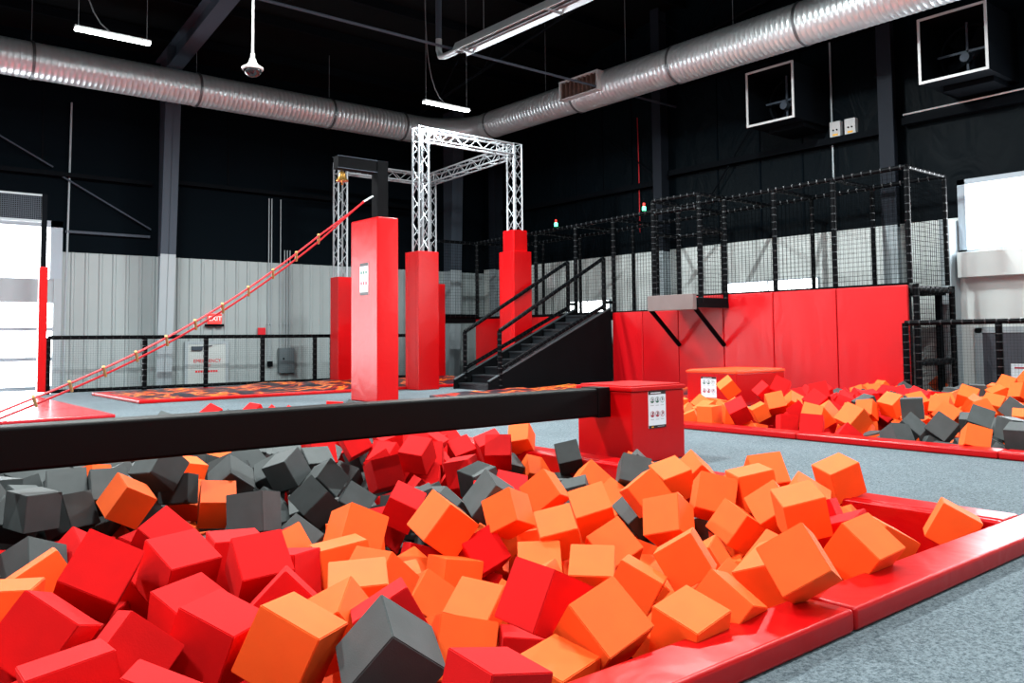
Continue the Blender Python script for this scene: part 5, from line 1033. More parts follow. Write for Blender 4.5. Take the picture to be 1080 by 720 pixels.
REST=[
["g",3,3.809,9.965,0.12,0.08,0.16,0.34,-0.92],
["r",3,4.58,10.326,0.116,0.14,-0.42,-0.1,0.89],
["r",3,4.661,10.01,0.12,0.35,0.11,0.26,-0.9],
["r",3,5.372,10.194,0.184,0.52,-0.03,0.02,-0.85],
["g",3,5.573,10.027,0.151,0.09,0.44,0.23,-0.86],
["g",1,1.773,7.09,0.091,0.79,-0.24,0.54,-0.15],
["o",1,1.046,4.093,0.032,0.56,-0.65,-0.39,0.32],
["g",1,2.111,7.098,0.082,0.18,0.11,0.65,-0.73],
["o",1,-0.095,3.314,0.05,0.4,0.23,-0.34,-0.82],
["g",1,0.663,5.525,0.022,0.35,0.5,0.53,0.59],
["o",1,0.064,3.761,0.058,0.48,0.01,-0.4,0.78],
["o",1,0.326,3.979,0.036,0.12,-0.46,0.01,0.88],
["o",1,4.513,3.4,0.057,0.27,-0.36,0.58,-0.68],
["r",1,3.549,7.183,0.133,0.79,0.58,0.1,0.19],
["g",1,1.0,7.043,0.045,0.08,0.91,0.2,0.36],
["g",1,0.241,4.926,0.087,0.84,0.4,0.37,0.04],
["r",1,0.191,2.649,0.126,0.54,-0.37,-0.26,0.71],
["g",1,0.405,6.203,0.057,0.24,-0.04,0.96,-0.16],
["g",1,0.47,6.71,0.032,0.88,0.3,0.24,-0.3],
["g",1,0.353,5.625,0.111,0.65,-0.08,0.58,-0.49],
["g",1,2.947,7.151,0.134,0.08,-0.1,-0.96,-0.25],
["r",1,0.167,2.16,0.131,0.39,-0.77,0.49,0.13],
["r",1,0.94,2.132,0.035,0.07,0.83,0.2,0.51],
["r",1,4.747,6.934,0.035,0.17,-0.1,0.64,-0.74],
["g",1,1.409,6.651,0.067,0.03,0.03,-0.16,-0.99],
["g",1,0.249,4.454,0.091,0.43,-0.71,0.47,-0.29],
["o",1,4.81,3.469,0.035,0.17,-0.35,-0.81,-0.43],
["r",1,1.37,4.055,0.023,0.69,-0.14,-0.47,-0.53],
["g",1,2.809,6.915,0.056,0.39,0.8,-0.38,0.27],
["g",1,0.398,5.358,0.03,0.8,0.25,-0.0,-0.55],
["o",1,0.087,3.059,0.068,0.4,-0.48,-0.55,-0.55],
["g",1,1.78,6.171,0.087,0.34,-0.37,-0.7,0.51],
["o",1,0.068,4.236,0.065,0.7,0.45,-0.26,-0.49],
["o",1,4.009,3.361,0.028,0.4,0.04,-0.14,-0.9],
["g",1,0.707,6.957,0.05,0.55,-0.64,-0.14,-0.52],
["r",1,0.536,4.827,0.103,0.53,-0.56,-0.24,-0.59],
["r",1,-0.052,2.416,0.024,-0.02,-0.29,0.95,0.1],
["g",1,2.012,6.758,0.075,0.71,0.38,0.53,-0.25],
["r",1,0.482,2.128,0.14,0.25,0.69,0.33,-0.6],
["g",1,1.397,6.407,0.05,0.62,0.3,0.4,0.6],
["r",1,0.846,3.117,0.022,0.15,0.45,0.12,0.87],
["r",1,0.281,3.291,0.041,0.24,-0.16,-0.89,0.36],
["o",1,4.99,4.458,0.064,0.11,-0.15,-0.6,-0.78],
["g",1,0.53,5.873,0.086,0.17,0.47,-0.69,0.52],
["o",1,2.295,4.109,0.024,1.0,-0.04,-0.02,0.05],
["g",1,3.26,7.041,0.08,0.32,0.69,0.61,-0.19],
["r",1,0.114,3.465,0.099,0.14,0.72,-0.39,0.56],
["r",1,-0.133,2.64,0.107,0.38,0.31,0.25,0.83],
["g",1,0.502,4.465,0.033,0.7,-0.46,-0.46,-0.3],
["g",1,0.641,6.38,0.047,0.04,-0.08,0.98,0.17],
["r",1,-0.104,2.054,0.061,0.38,0.37,0.83,0.16],
["g",1,0.603,5.151,0.093,0.35,-0.01,0.54,0.77],
["g",1,2.109,5.025,0.031,0.21,-0.0,-0.62,0.76],
["r",1,4.663,7.196,0.077,0.13,-0.66,-0.04,-0.74],
["o",1,3.386,2.094,0.038,0.24,0.14,-0.87,0.41],
["g",1,1.09,4.342,0.046,-0.03,0.48,-0.16,-0.86],
["r",1,0.37,2.338,0.032,0.64,0.35,0.62,-0.29],
["r",1,0.84,5.013,-0.101,0.57,-0.48,-0.34,-0.58],
["o",1,3.444,4.393,-0.026,0.44,-0.28,0.78,-0.35],
["o",1,3.706,4.231,-0.113,0.65,-0.72,-0.07,0.22],
["g",1,1.699,4.535,-0.07,0.33,-0.16,-0.21,0.91],
["g",1,2.196,5.333,-0.083,0.54,-0.24,0.57,0.57],
["o",1,1.724,5.326,-0.108,0.27,-0.31,-0.88,0.23],
["r",1,0.435,3.062,-0.091,0.12,-0.56,-0.35,-0.74],
["r",1,1.95,4.373,-0.056,0.39,-0.25,0.49,-0.73],
["g",1,2.995,5.908,0.015,0.47,-0.12,-0.87,-0.07],
["o",1,3.55,2.481,-0.12,0.29,0.75,0.0,0.6],
["r",1,3.656,4.678,-0.031,0.84,0.38,-0.13,-0.36],
["g",1,1.971,6.442,-0.084,0.11,-0.26,-0.37,0.89],
["o",1,2.4,4.362,-0.091,0.51,-0.38,-0.38,-0.67],
["o",1,4.706,4.034,-0.035,0.41,-0.52,-0.74,-0.16],
["g",1,4.434,4.89,-0.092,0.42,-0.56,0.47,0.54],
["r",1,1.168,5.086,-0.067,0.59,-0.44,-0.64,-0.22],
["r",1,1.005,2.883,-0.1,0.56,0.54,-0.63,0.03],
["g",1,2.839,6.554,-0.107,0.76,0.09,0.6,0.23],
["g",1,4.075,4.247,-0.098,0.87,0.41,-0.28,-0.05],
["o",1,3.658,3.88,-0.117,0.12,0.29,-0.85,-0.42],
["g",1,4.97,4.914,-0.12,0.72,0.09,-0.68,-0.1],
["g",1,1.201,2.109,-0.032,0.29,0.84,-0.44,0.12],
["g",1,4.768,3.759,-0.25,0.51,-0.04,0.16,-0.84],
["r",1,3.031,4.054,-0.328,0.46,0.77,0.26,0.35],
["o",1,2.01,5.886,-0.318,0.09,0.52,0.85,-0.03],
["g",1,3.443,6.066,-0.318,0.12,-0.7,-0.67,-0.24],
["g",1,3.672,6.449,-0.339,0.33,-0.61,0.46,0.55],
["g",1,3.423,5.64,-0.258,0.19,-0.28,0.53,-0.78],
["g",1,3.097,5.717,-0.203,0.09,-0.75,-0.36,-0.54],
["o",1,4.616,4.033,-0.306,0.94,0.16,-0.09,0.3],
["o",1,2.757,3.378,-0.299,0.51,0.46,-0.73,0.01],
["g",1,4.289,7.2,-0.176,0.42,-0.48,0.7,-0.31],
["o",1,4.562,2.385,-0.329,0.73,0.33,-0.13,-0.59],
["g",1,0.959,6.253,-0.208,0.79,-0.04,-0.52,0.34],
["g",1,1.324,5.963,-0.172,0.55,0.3,-0.63,0.47],
["g",1,2.381,5.041,-0.179,0.16,0.91,-0.03,-0.39],
["o",1,4.418,3.173,-0.331,0.6,0.15,-0.47,0.64],
["o",1,2.217,6.409,-0.288,0.45,-0.67,-0.55,0.21],
["o",1,3.691,3.123,-0.287,0.36,0.15,-0.92,-0.11],
["r",1,4.265,6.83,-0.309,0.36,-0.0,-0.86,-0.36],
["g",1,4.431,3.785,-0.21,0.82,-0.22,0.13,-0.51],
["g",1,4.653,4.355,-0.226,0.53,0.65,0.53,0.13],
["g",1,2.698,4.553,-0.316,0.75,0.42,-0.5,-0.08],
["g",1,3.599,6.678,-0.283,0.45,-0.6,0.44,-0.49],
["g",1,3.198,6.019,-0.238,0.52,-0.61,0.5,-0.32],
["r",1,4.405,5.585,-0.15,0.71,-0.31,-0.54,0.31],
["g",1,1.452,9.727,0.006,0.15,-0.12,-0.55,-0.81],
["g",1,1.058,8.258,0.022,0.28,0.51,-0.26,0.77],
["o",1,1.187,9.054,0.009,0.14,0.5,-0.81,0.28],
["r",1,3.738,8.284,-0.049,0.08,0.43,0.49,0.76],
["g",1,3.333,7.745,-0.008,0.32,0.65,0.47,-0.52],
["g",1,1.646,7.781,0.029,0.03,0.9,-0.2,0.39],
["g",1,2.532,8.427,-0.039,0.18,-0.95,-0.08,0.23],
["g",1,3.936,9.211,-0.032,0.68,-0.69,0.19,-0.12],
["g",1,1.791,8.008,0.014,0.1,-0.74,-0.66,-0.12],
["r",1,2.869,8.061,-0.005,0.24,-0.63,-0.67,-0.31],
["r",1,4.212,7.982,0.002,0.44,0.44,0.66,-0.42],
["r",1,4.581,8.373,0.005,0.46,-0.54,0.13,-0.7],
["g",1,3.89,9.495,-0.03,0.42,0.31,-0.6,0.61],
["r",1,2.528,9.646,-0.011,0.58,-0.78,0.15,0.18],
["r",1,2.032,10.889,-0.031,0.15,-0.19,0.86,0.45],
["g",1,4.767,10.714,-0.041,0.55,0.32,-0.39,-0.67],
["r",1,2.452,7.867,0.012,0.78,0.38,-0.03,0.49],
["o",1,1.082,9.715,0.027,0.36,-0.52,0.77,-0.1],
["g",1,1.741,10.085,-0.021,0.71,0.53,0.43,-0.16],
["r",1,1.916,9.296,0.005,0.11,0.21,-0.5,0.83],
["r",1,4.3,7.71,-0.016,0.22,-0.78,0.49,-0.32],
["g",1,2.085,7.986,0.012,0.13,0.28,0.69,-0.66],
["g",1,1.008,7.597,0.026,0.8,0.47,0.35,0.14],
["g",1,3.692,10.741,-0.04,0.2,-0.34,-0.12,-0.91],
["r",1,4.526,7.411,0.023,0.17,-0.05,0.15,-0.97],
["o",1,1.645,8.501,-0.001,0.14,-0.41,0.56,-0.7],
["r",1,3.735,7.94,0.001,0.37,0.42,0.77,-0.32],
["r",1,3.527,11.131,0.003,0.26,-0.89,-0.32,0.21],
["r",1,3.456,10.201,-0.048,0.27,-0.09,-0.96,0.06],
["g",1,4.935,8.029,-0.031,0.4,0.01,0.38,-0.83],
["r",1,1.888,9.617,-0.023,-0.02,0.12,0.15,0.98],
["r",1,4.947,7.499,-0.031,0.38,0.88,0.18,-0.2],
["g",1,1.337,10.985,0.028,0.06,-0.13,-0.47,0.87],
["g",1,4.163,8.321,-0.034,0.32,0.67,0.58,0.34],
["r",1,2.545,9.325,-0.015,0.82,0.43,-0.29,0.24],
["r",1,4.121,8.668,-0.025,0.38,-0.35,0.3,-0.81],
["g",1,0.968,8.697,-0.006,0.56,-0.2,-0.67,0.44],
["g",1,4.622,8.049,-0.052,0.53,-0.1,0.38,0.75],
["g",1,2.144,8.61,-0.042,0.11,0.89,-0.17,0.41],
["g",1,0.638,7.751,0.005,0.44,-0.85,0.22,0.2],
["g",1,1.015,10.43,-0.019,0.79,-0.38,-0.39,0.28],
["o",1,1.505,9.409,-0.021,0.52,-0.65,-0.52,-0.2],
["g",1,2.207,9.181,-0.048,0.12,-0.21,-0.54,-0.81],
["g",1,0.774,9.056,-0.033,0.45,0.06,-0.65,-0.61],
["r",1,1.526,10.793,0.02,0.97,-0.13,-0.15,-0.13],
["r",1,2.758,10.682,0.004,0.08,-0.19,0.48,0.85],
["g",1,2.462,8.826,-0.003,0.07,-0.3,-0.06,0.95],
["g",1,3.196,9.606,-0.045,0.09,0.24,0.49,0.83],
["r",1,3.309,9.3,-0.002,0.64,-0.53,0.46,0.32],
["r",1,3.225,9.011,0.006,0.02,0.83,0.15,0.54],
["r",1,2.74,10.312,-0.047,0.94,0.23,-0.24,-0.08],
["g",1,2.806,10.966,-0.049,0.89,0.44,0.07,0.1],
["g",1,4.867,11.187,0.023,0.68,-0.22,0.6,0.35],
["r",1,1.372,10.487,0.018,0.27,0.33,-0.48,-0.77],
["o",1,1.0,9.471,-0.004,0.24,0.74,0.54,-0.3],
["o",1,2.518,7.399,0.012,0.82,-0.36,0.14,-0.42],
["r",1,2.321,9.925,-0.032,0.01,-0.29,0.91,-0.29],
["o",1,1.001,10.092,0.014,-0.0,-0.5,0.45,-0.74],
["g",1,0.799,8.444,-0.006,0.59,-0.06,-0.52,0.61],
["r",1,4.733,8.966,-0.015,0.29,-0.01,-0.51,-0.81],
["g",1,0.743,8.142,0.006,0.92,-0.14,-0.05,-0.35],
["g",1,4.94,10.39,0.018,0.73,0.31,0.4,-0.45],
["r",1,3.047,7.685,-0.029,0.26,0.41,-0.42,0.77],
["r",1,2.055,10.338,-0.03,0.06,0.87,-0.36,0.33],
["r",1,3.25,8.459,-0.019,0.67,0.64,0.38,0.02],
["g",1,3.864,8.53,-0.049,0.74,0.17,0.5,-0.41],
["g",1,2.737,7.631,0.007,0.2,-0.41,-0.31,0.83],
["g",1,1.361,8.226,-0.028,0.08,-0.23,-0.97,-0.08],
["g",1,1.809,7.387,-0.006,0.26,0.14,0.91,-0.3],
["g",1,1.972,8.286,-0.026,0.85,-0.44,-0.2,0.23],
["r",1,4.936,9.37,-0.047,0.1,-0.77,-0.04,0.64],
["g",1,2.011,9.972,-0.033,0.23,-0.71,-0.38,-0.54],
["g",1,3.598,8.705,-0.019,0.23,-0.85,-0.3,-0.36],
["g",1,4.868,9.783,0.022,0.03,0.85,-0.49,0.17],
["g",1,3.456,9.859,-0.045,0.35,0.74,0.05,0.57],
["g",1,3.083,11.157,0.027,0.51,-0.71,0.02,0.47],
["r",1,2.201,11.177,-0.023,0.55,-0.12,0.47,0.68],
["g",1,2.488,10.957,-0.044,-0.0,-0.26,0.25,0.94],
["o",1,2.363,7.612,-0.031,0.2,0.13,0.74,0.62],
["r",1,1.107,11.194,-0.045,0.37,0.15,0.77,0.5],
["o",1,1.208,9.323,-0.039,0.71,0.16,0.61,-0.32],
["g",1,4.699,7.682,-0.038,0.09,-0.59,0.62,-0.51],
["r",1,2.855,8.486,-0.019,0.08,-0.19,-0.04,-0.98],
["r",1,4.043,9.722,-0.04,0.11,-0.09,-0.99,-0.01],
["o",2,13.113,4.039,0.149,0.36,0.49,-0.75,-0.26],
["g",2,10.939,3.202,0.195,0.44,-0.53,0.0,0.73],
["o",2,12.015,2.709,0.097,0.68,0.55,-0.46,-0.17],
["o",2,10.43,3.125,0.193,0.46,0.6,-0.65,-0.09],
["g",2,14.375,5.94,0.141,0.23,0.64,0.73,-0.05],
["o",2,12.159,3.94,0.17,0.32,-0.42,-0.56,0.64],
["g",2,13.456,6.509,0.076,0.62,0.25,-0.51,0.55],
["g",2,12.753,5.362,0.131,0.29,0.23,-0.75,-0.55],
["r",2,12.411,5.79,0.169,0.73,0.21,-0.23,-0.61],
["o",2,13.922,4.774,0.114,0.12,0.17,0.96,-0.19],
["r",2,12.101,6.788,0.051,0.17,0.79,0.25,0.54],
["g",2,9.447,3.049,0.123,0.5,-0.35,0.47,-0.64],
["r",2,12.091,5.924,0.178,0.18,0.56,0.5,-0.63],
["r",2,12.223,5.537,0.076,0.56,0.54,0.62,0.09],
["g",2,12.82,2.728,0.163,0.38,-0.23,-0.58,0.68],
["g",2,12.417,3.142,0.092,0.44,0.3,0.31,0.79],
["o",2,13.147,2.735,0.191,0.65,-0.45,0.44,0.43],
["o",2,14.502,5.416,0.199,-0.02,0.65,-0.0,0.76],
["r",2,11.327,7.427,0.118,0.62,0.04,-0.55,-0.56],
["o",2,13.837,4.148,0.084,0.46,0.02,0.23,0.86],
["g",2,13.421,7.0,0.084,0.3,0.55,0.51,0.59],
["r",2,13.123,7.217,0.075,0.41,-0.85,-0.33,0.02],
["o",2,8.79,7.438,0.097,0.52,-0.21,-0.71,-0.44],
["g",2,12.96,6.75,0.053,0.66,-0.69,-0.22,-0.2],
["o",2,13.512,3.67,0.198,0.78,0.07,0.42,-0.46],
["g",2,11.868,3.257,0.181,0.2,0.03,0.98,0.02],
["o",2,9.095,7.46,0.175,0.02,-0.66,0.12,-0.74],
["o",2,14.453,3.419,0.111,0.73,0.54,-0.14,-0.39],
["o",2,13.318,4.295,0.069,0.86,-0.07,-0.51,-0.05],
["o",2,11.553,3.592,0.158,0.48,-0.83,-0.23,0.16],
["o",2,12.725,3.494,0.055,0.63,-0.37,-0.68,0.0],
["g",2,12.945,5.962,0.139,0.27,0.31,-0.75,0.52],
["o",2,10.2,4.35,0.164,0.18,0.14,-0.5,-0.83],
["o",2,13.466,2.607,0.19,0.84,-0.05,-0.31,0.44],
["o",2,12.713,4.7,0.074,0.74,0.27,-0.6,-0.15],
["o",2,9.75,2.738,0.132,0.32,-0.85,0.32,-0.25],
["r",2,12.097,7.168,0.075,0.96,-0.1,0.1,0.23],
["o",2,11.426,3.035,0.161,0.76,0.55,0.12,-0.34],
["o",2,13.934,3.255,0.094,0.64,0.62,0.23,-0.38],
["o",2,14.212,4.492,0.196,0.53,-0.43,0.11,0.72],
["o",2,14.564,2.738,0.168,0.24,0.39,-0.89,0.07],
["o",2,12.778,4.159,0.058,0.72,0.62,-0.27,-0.14],
["o",2,10.685,6.464,0.087,0.49,0.67,0.16,0.54],
["o",2,11.123,3.429,0.065,0.81,0.5,-0.2,0.21],
["o",2,11.803,4.481,0.17,0.41,0.28,0.86,0.06],
["g",2,11.048,2.666,0.072,0.42,0.4,0.28,-0.76],
["g",2,9.357,2.617,0.072,0.53,0.6,0.08,0.59],
["o",2,14.357,4.792,0.091,0.15,-0.0,-0.1,-0.98],
["g",2,9.793,3.136,0.066,0.29,-0.65,-0.68,-0.18],
["g",2,13.67,5.503,0.109,0.14,0.23,-0.95,-0.14],
["o",2,14.033,6.614,0.063,0.37,0.69,-0.09,-0.61],
["o",2,13.752,2.804,0.073,0.18,0.13,0.13,-0.96],
["r",2,12.586,6.67,0.058,0.21,-0.29,-0.86,-0.36],
["r",2,11.493,6.798,0.186,0.74,0.26,-0.62,-0.03],
["o",2,14.387,3.111,0.193,0.31,0.89,-0.27,-0.22],
["g",2,10.409,5.699,0.056,0.42,0.5,-0.57,-0.51],
["r",2,12.079,4.854,0.061,0.49,-0.78,0.27,-0.28],
["g",2,13.742,5.246,0.142,0.77,-0.38,-0.41,-0.32],
["r",2,12.128,6.39,0.086,0.12,0.82,0.45,0.33],
["o",2,13.568,4.023,0.083,0.88,-0.46,0.12,0.03],
["g",2,10.349,2.688,0.171,-0.03,0.88,0.23,0.42],
["o",2,14.412,6.958,0.077,0.06,-0.33,-0.18,-0.93],
["r",2,11.297,6.607,0.051,0.84,-0.45,0.19,-0.23],
["o",2,13.583,3.119,0.185,0.7,-0.58,-0.32,0.26],
["g",2,11.855,3.886,0.059,0.91,-0.12,0.38,0.13],
["o",2,13.952,3.712,0.16,0.55,-0.74,-0.37,0.14],
["o",2,14.311,3.667,0.13,0.81,0.06,0.23,-0.54],
["o",2,14.583,3.043,0.054,0.39,0.05,0.21,-0.89],
["o",2,14.229,7.475,0.105,0.41,-0.1,-0.27,-0.86],
["o",2,10.853,4.684,0.118,0.37,0.17,-0.91,0.06],
["g",2,13.697,5.834,0.074,0.17,0.85,-0.46,-0.18],
["o",2,12.263,4.637,0.064,0.23,-0.17,-0.53,0.8],
["g",2,8.977,2.959,0.183,0.29,0.2,0.87,0.35],
["o",2,13.046,3.167,0.054,0.81,-0.17,0.15,0.54],
["o",2,9.436,6.795,0.124,0.47,-0.84,-0.24,-0.12],
["o",2,13.234,3.437,0.195,0.75,0.56,-0.06,0.36],
["o",2,9.973,5.405,0.087,0.78,0.25,-0.06,-0.57],
["o",2,14.367,4.309,0.086,0.32,0.43,0.66,-0.52],
["r",2,11.031,7.103,0.085,0.22,-0.04,-0.74,0.64],
["g",2,10.734,3.625,0.198,0.04,-0.57,-0.75,-0.33],
["g",2,14.256,5.637,0.121,0.84,0.4,0.16,-0.33],
["o",2,13.876,4.492,0.152,0.22,0.37,0.49,-0.76],
["o",2,13.243,5.919,0.075,0.1,-0.48,-0.87,0.08],
["o",2,12.586,3.878,0.124,-0.02,0.11,0.29,0.95],
["r",2,12.918,7.105,0.053,0.93,0.17,-0.16,0.3],
["g",2,10.789,5.188,0.183,0.41,-0.18,0.12,-0.89],
["o",2,13.79,6.243,0.053,0.72,-0.39,-0.54,-0.21],
["o",2,11.614,4.051,0.121,0.26,-0.29,0.8,-0.46],
["r",2,10.24,6.027,0.159,0.82,-0.23,0.5,0.18],
["o",2,14.106,2.878,0.088,0.43,-0.64,0.29,-0.57],
["o",2,11.308,2.663,0.179,0.7,0.12,0.71,-0.05],
["r",2,11.835,6.778,0.051,0.69,-0.01,0.12,0.72],
["r",2,11.912,7.466,0.118,0.6,0.44,0.66,-0.11],
["o",2,11.606,5.084,0.159,0.35,0.89,0.23,0.16],
["o",2,11.806,2.977,0.123,0.97,-0.03,-0.0,0.25],
["g",2,8.844,2.694,0.168,0.36,-0.19,-0.28,0.87],
["r",2,11.905,6.21,0.102,-0.0,0.99,0.11,-0.07],
["g",2,9.451,3.333,0.066,0.26,0.63,0.6,0.41],
["o",2,10.124,2.869,0.065,0.43,0.1,-0.5,-0.74],
["o",2,14.599,4.04,0.157,0.3,0.85,0.43,-0.01],
["g",2,10.108,3.874,0.052,0.71,-0.5,0.03,-0.49],
["g",2,13.32,7.459,0.064,0.82,0.16,0.54,-0.12],
["g",2,13.023,5.136,0.064,0.72,-0.37,-0.3,-0.5],
["g",2,13.929,5.634,0.125,0.4,-0.17,0.32,-0.84],
["o",2,9.572,5.174,0.148,0.56,-0.06,0.24,-0.79],
["o",2,13.317,3.075,0.061,0.42,-0.56,-0.67,-0.25],
["g",2,12.032,3.491,0.187,0.25,-0.76,-0.59,0.12],
["o",2,11.519,5.436,0.059,0.17,0.67,0.04,0.72],
["o",2,13.605,4.711,0.139,0.4,0.2,0.89,0.06],
["o",2,13.179,6.246,0.12,0.49,-0.66,0.42,-0.39],
["o",2,12.531,2.755,0.067,0.95,0.11,-0.24,-0.19],
["o",2,14.192,3.901,0.087,0.57,-0.13,-0.56,-0.59],
["o",2,10.728,2.88,0.183,0.09,0.34,0.47,-0.81],
["o",2,12.96,3.733,0.134,0.14,-0.56,0.66,0.47],
["o",2,12.399,3.389,0.199,0.28,0.68,-0.59,-0.33],
["g",2,13.611,6.767,0.064,0.63,0.41,-0.64,-0.14],
["o",2,10.448,3.414,0.082,0.23,-0.67,0.45,0.55],
["o",2,14.574,3.72,0.182,0.74,0.38,0.2,-0.53],
["o",2,11.389,4.897,0.068,0.39,0.24,0.39,-0.8],
["g",2,13.584,7.264,0.056,0.45,-0.09,0.86,0.23],
["o",2,14.543,5.675,0.114,0.56,-0.61,-0.24,-0.51],
["r",2,12.653,7.03,0.053,0.68,-0.2,0.15,0.69],
["g",2,13.204,5.46,0.068,0.5,0.61,-0.25,0.56],
["o",2,9.078,4.897,0.178,0.09,0.76,-0.62,-0.17],
["r",2,11.475,6.302,0.127,0.23,-0.71,0.64,-0.2],
["o",2,13.224,4.851,0.058,0.82,0.17,-0.13,-0.54],
["g",2,12.238,2.922,0.187,0.25,0.37,0.75,-0.49],
["r",2,11.038,6.499,0.12,0.78,0.45,-0.43,-0.09],
["r",2,11.26,5.906,0.114,0.61,0.7,-0.02,0.36],
["o",2,10.275,4.845,0.065,0.5,0.29,0.04,-0.82],
["o",2,12.773,3.154,0.199,0.47,0.31,0.82,0.11],
["g",2,12.936,5.651,0.101,-0.02,0.35,-0.73,0.59],
["r",2,11.81,7.189,0.052,0.21,-0.16,0.11,-0.96],
["g",2,14.271,6.367,0.067,0.34,-0.62,-0.37,-0.6],
["o",2,8.611,7.197,0.153,0.27,0.22,-0.94,0.06],
["g",2,10.075,3.174,0.055,0.42,-0.76,-0.33,-0.37],
["o",2,14.488,7.352,0.121,0.64,0.08,0.69,-0.34],
["o",2,9.658,7.475,0.07,0.77,0.26,0.56,-0.12],
["o",2,13.02,4.32,0.059,0.55,-0.29,-0.55,0.56],
["o",2,13.236,3.75,0.181,0.06,-0.71,0.7,-0.03],
["g",2,11.142,5.442,0.199,0.09,-0.89,-0.37,0.25],
["r",2,12.374,7.039,0.051,0.11,-0.09,0.82,0.55],
["o",2,14.501,5.102,0.101,0.3,0.65,-0.35,-0.6],
["o",2,12.238,3.707,0.187,0.43,0.62,-0.17,0.63],
["o",2,14.058,5.06,0.07,0.56,-0.05,0.58,0.59],
["o",2,12.053,4.331,0.092,0.54,-0.46,0.68,-0.18],
["o",2,10.54,4.171,0.061,0.18,0.74,0.1,0.64],
["o",2,14.271,2.601,0.051,0.31,-0.48,0.24,-0.79],
["r",2,11.167,6.858,0.074,0.21,-0.91,0.34,0.15],
["o",2,12.739,5.052,0.075,0.54,-0.21,-0.81,-0.07],
["r",2,11.77,6.507,0.078,0.37,-0.3,0.66,0.58],
["o",2,11.091,5.259,-0.036,0.53,0.28,0.69,0.41],
["o",2,9.27,4.418,0.037,0.51,-0.43,-0.45,0.59],
["o",2,10.053,3.551,-0.1,0.15,-0.26,-0.68,0.66],
["o",2,10.862,3.771,-0.009,0.07,0.96,-0.26,-0.06],
["o",2,9.928,4.781,-0.034,-0.01,0.87,-0.45,-0.2],
["o",2,9.379,4.021,-0.114,0.25,0.35,-0.41,0.8],
["o",2,12.914,7.451,-0.039,0.51,0.79,-0.35,-0.04],
["o",2,14.595,6.484,0.006,0.07,-0.89,-0.31,0.33],
["o",2,9.115,6.968,-0.064,0.39,0.79,-0.46,-0.12],
["o",2,9.333,7.261,-0.064,0.58,-0.42,-0.68,-0.15],
["o",2,10.642,4.883,-0.029,0.29,0.13,0.63,0.71],
["o",2,12.477,3.58,-0.047,0.47,0.74,-0.47,0.04],
["o",2,13.66,4.427,0.002,0.86,0.19,-0.46,-0.05],
["o",2,9.83,7.261,-0.115,0.76,0.21,-0.29,0.55],
["o",2,9.683,4.205,-0.1,0.48,-0.47,0.59,-0.45],
["o",2,10.055,4.194,-0.059,0.42,0.15,-0.89,-0.06],
["r",2,11.859,5.933,-0.114,0.23,-0.19,0.66,0.69],
["r",2,10.763,7.288,-0.062,0.23,-0.65,0.44,0.57],
["o",2,10.355,7.292,-0.062,0.0,0.52,-0.54,-0.66],
["g",2,9.166,2.99,0.033,0.34,-0.59,-0.73,0.09],
["o",2,10.689,2.619,0.049,0.07,-0.54,-0.57,-0.61],
["r",2,11.848,5.474,-0.079,0.7,-0.23,-0.66,-0.13],
["o",2,11.619,2.61,-0.005,0.11,0.68,0.72,0.06],
["g",2,11.166,3.004,0.012,0.01,0.79,0.05,-0.62],
["r",2,10.552,7.573,0.044,0.55,-0.32,0.78,-0.02],
["r",2,11.043,5.932,-0.043,0.11,-0.93,0.02,-0.35],
["o",2,10.095,4.53,-0.085,0.47,0.77,-0.34,0.26],
["o",2,14.568,6.176,-0.034,0.57,-0.6,-0.31,0.47],
["o",2,11.399,5.102,-0.098,0.21,-0.67,-0.6,-0.39],
["g",2,13.46,5.219,-0.029,0.44,-0.16,-0.44,0.77],
["o",2,9.34,5.154,-0.054,0.15,-0.96,-0.24,-0.01],
["o",2,14.381,4.051,-0.049,0.06,-0.12,-0.93,-0.34],
["o",2,8.636,7.051,-0.119,0.42,-0.08,0.79,0.43],
["o",2,11.665,4.768,0.004,0.24,0.43,-0.87,-0.04],
["r",2,11.404,5.976,-0.109,0.47,-0.4,-0.76,0.2],
["r",2,10.129,7.094,-0.057,0.17,-0.24,0.01,-0.95],
["r",2,10.884,6.995,-0.118,0.38,-0.07,0.12,-0.92],
["r",2,10.448,6.599,-0.115,0.32,0.92,-0.03,-0.24],
["g",1,4.312,7.559,-0.291,0.3,0.94,-0.15,-0.02],
["g",1,3.347,6.55,-0.484,0.14,-0.54,0.06,-0.83]]
LAMP,WINP,DOORP,EXPO=310,300,220,0.5
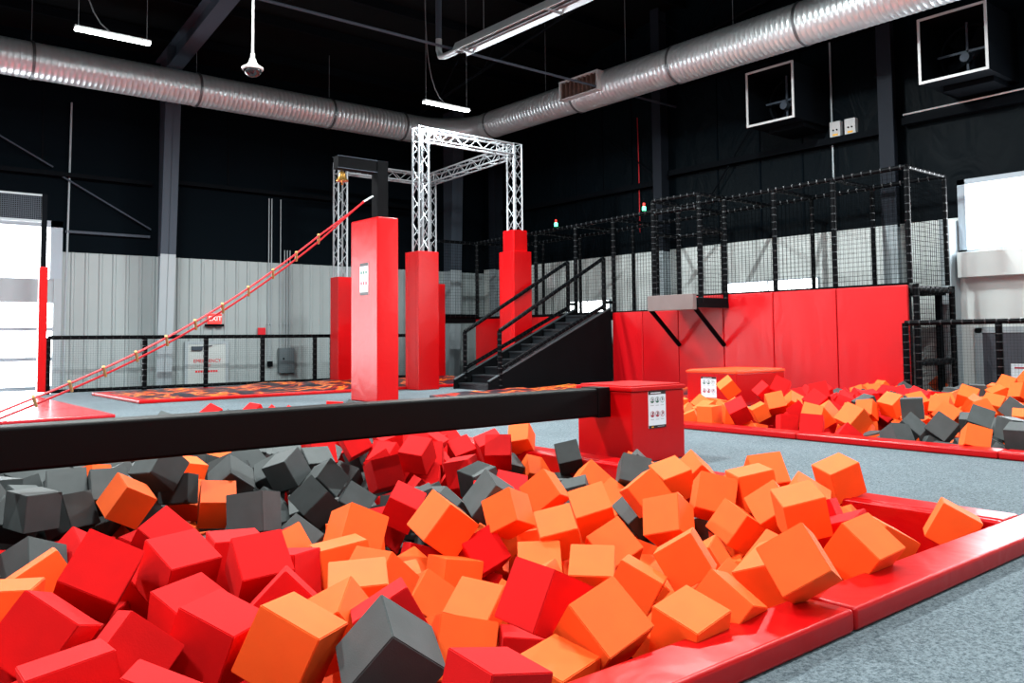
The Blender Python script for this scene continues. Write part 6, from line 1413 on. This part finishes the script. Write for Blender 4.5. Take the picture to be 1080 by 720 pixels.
# ------------------------------------------------------------------ foam cubes
S=.22
def cube_mesh(m,k):
    bm=bmesh.new(); bmesh.ops.create_cube(bm,size=S); bmesh.ops.bevel(bm,geom=bm.edges[:],offset=.0035,segments=2,affect='EDGES')
    me=bpy.data.meshes.new('foam_cube_'+k); bm.to_mesh(me); bm.free(); me.materials.append(M[m]); return me
CM={'o':cube_mesh('foam_o','orange'),'r':cube_mesh('foam_r','red'),'g':cube_mesh('foam_g','charcoal')}
for col,pit,x,y,z,a,b_,c,d_,sc,lab in CUBES:
    o=bpy.data.objects.new('foam_cube',CM[col]); COL.objects.link(o); o.location=(x,y,z); o.rotation_mode='QUATERNION'; o.rotation_quaternion=(a,b_,c,d_); o.scale=(sc,sc,sc)
    tag(o,lab,'foam cube','foam cubes in the near pit' if pit!=2 else 'foam cubes in the far pit')
for P,nm in ((1,'near'),(2,'far')):
    b=MB()
    for col,pit,x,y,z,a,b_,c,d_ in REST:
        if (pit==2)!=(P==2): continue
        R_=Quaternion((a,b_,c,d_)).to_matrix(); h=S/2
        b.use({'o':'foam_o','r':'foam_r','g':'foam_g'}[col]).obox((x,y,z),R_@Vector((h,0,0)),R_@Vector((0,h,0)),R_@Vector((0,0,h)))
    tag(b.build('foam_cube_filling'),'mass of further foam cubes lying below and behind those on top of the %s pit'%nm,'foam cubes','foam cubes in the %s pit'%nm,'stuff')
# ------------------------------------------------------------------ light
def area(name,loc,rot,sx,sy,p,col=(1,1,1)):
    l=bpy.data.lights.new(name,'AREA'); l.shape='RECTANGLE'; l.size=sx; l.size_y=sy; l.energy=p; l.color=col
    o=bpy.data.objects.new(name,l); COL.objects.link(o); o.location=loc; o.rotation_euler=rot; return o
for (x,y,z) in [(3.84,15.3,6.34),(10.85,15.3,6.31)]+[(x,y,7.29 if y>8 else 7.99) for y in (8.6,1.5,-4.5) for x in (-3.6,3.8,10.9)]:
    area('strip_lamp_light',(x,y,z-.012),(0,0,0),1.2,.11,LAMP*(1.5 if y>12 else 2.2 if y>8 else 1.2 if y>0 else .5),(.94,1,.98))
area('window_daylight',(XW-.06,4.0,3.3),(0,math.pi/2,0),1.2,5.2,WINP,(.92,.96,1))
area('door_daylight',(1.5,YW-.12,1.5),(-math.pi/2,0,0),5.4,4.0,DOORP,(.92,.96,1))
w=bpy.data.worlds.new('world'); bpy.context.scene.world=w; w.use_nodes=True; w.node_tree.nodes['Background'].inputs[0].default_value=(.8,.88,1,1); w.node_tree.nodes['Background'].inputs[1].default_value=1.0
vs_=bpy.context.scene.view_settings; bpy.context.scene.display_settings.display_device='sRGB'
vs_.view_transform='Standard'; vs_.look='None'; vs_.gamma=1; vs_.use_curve_mapping=False; vs_.exposure=EXPO
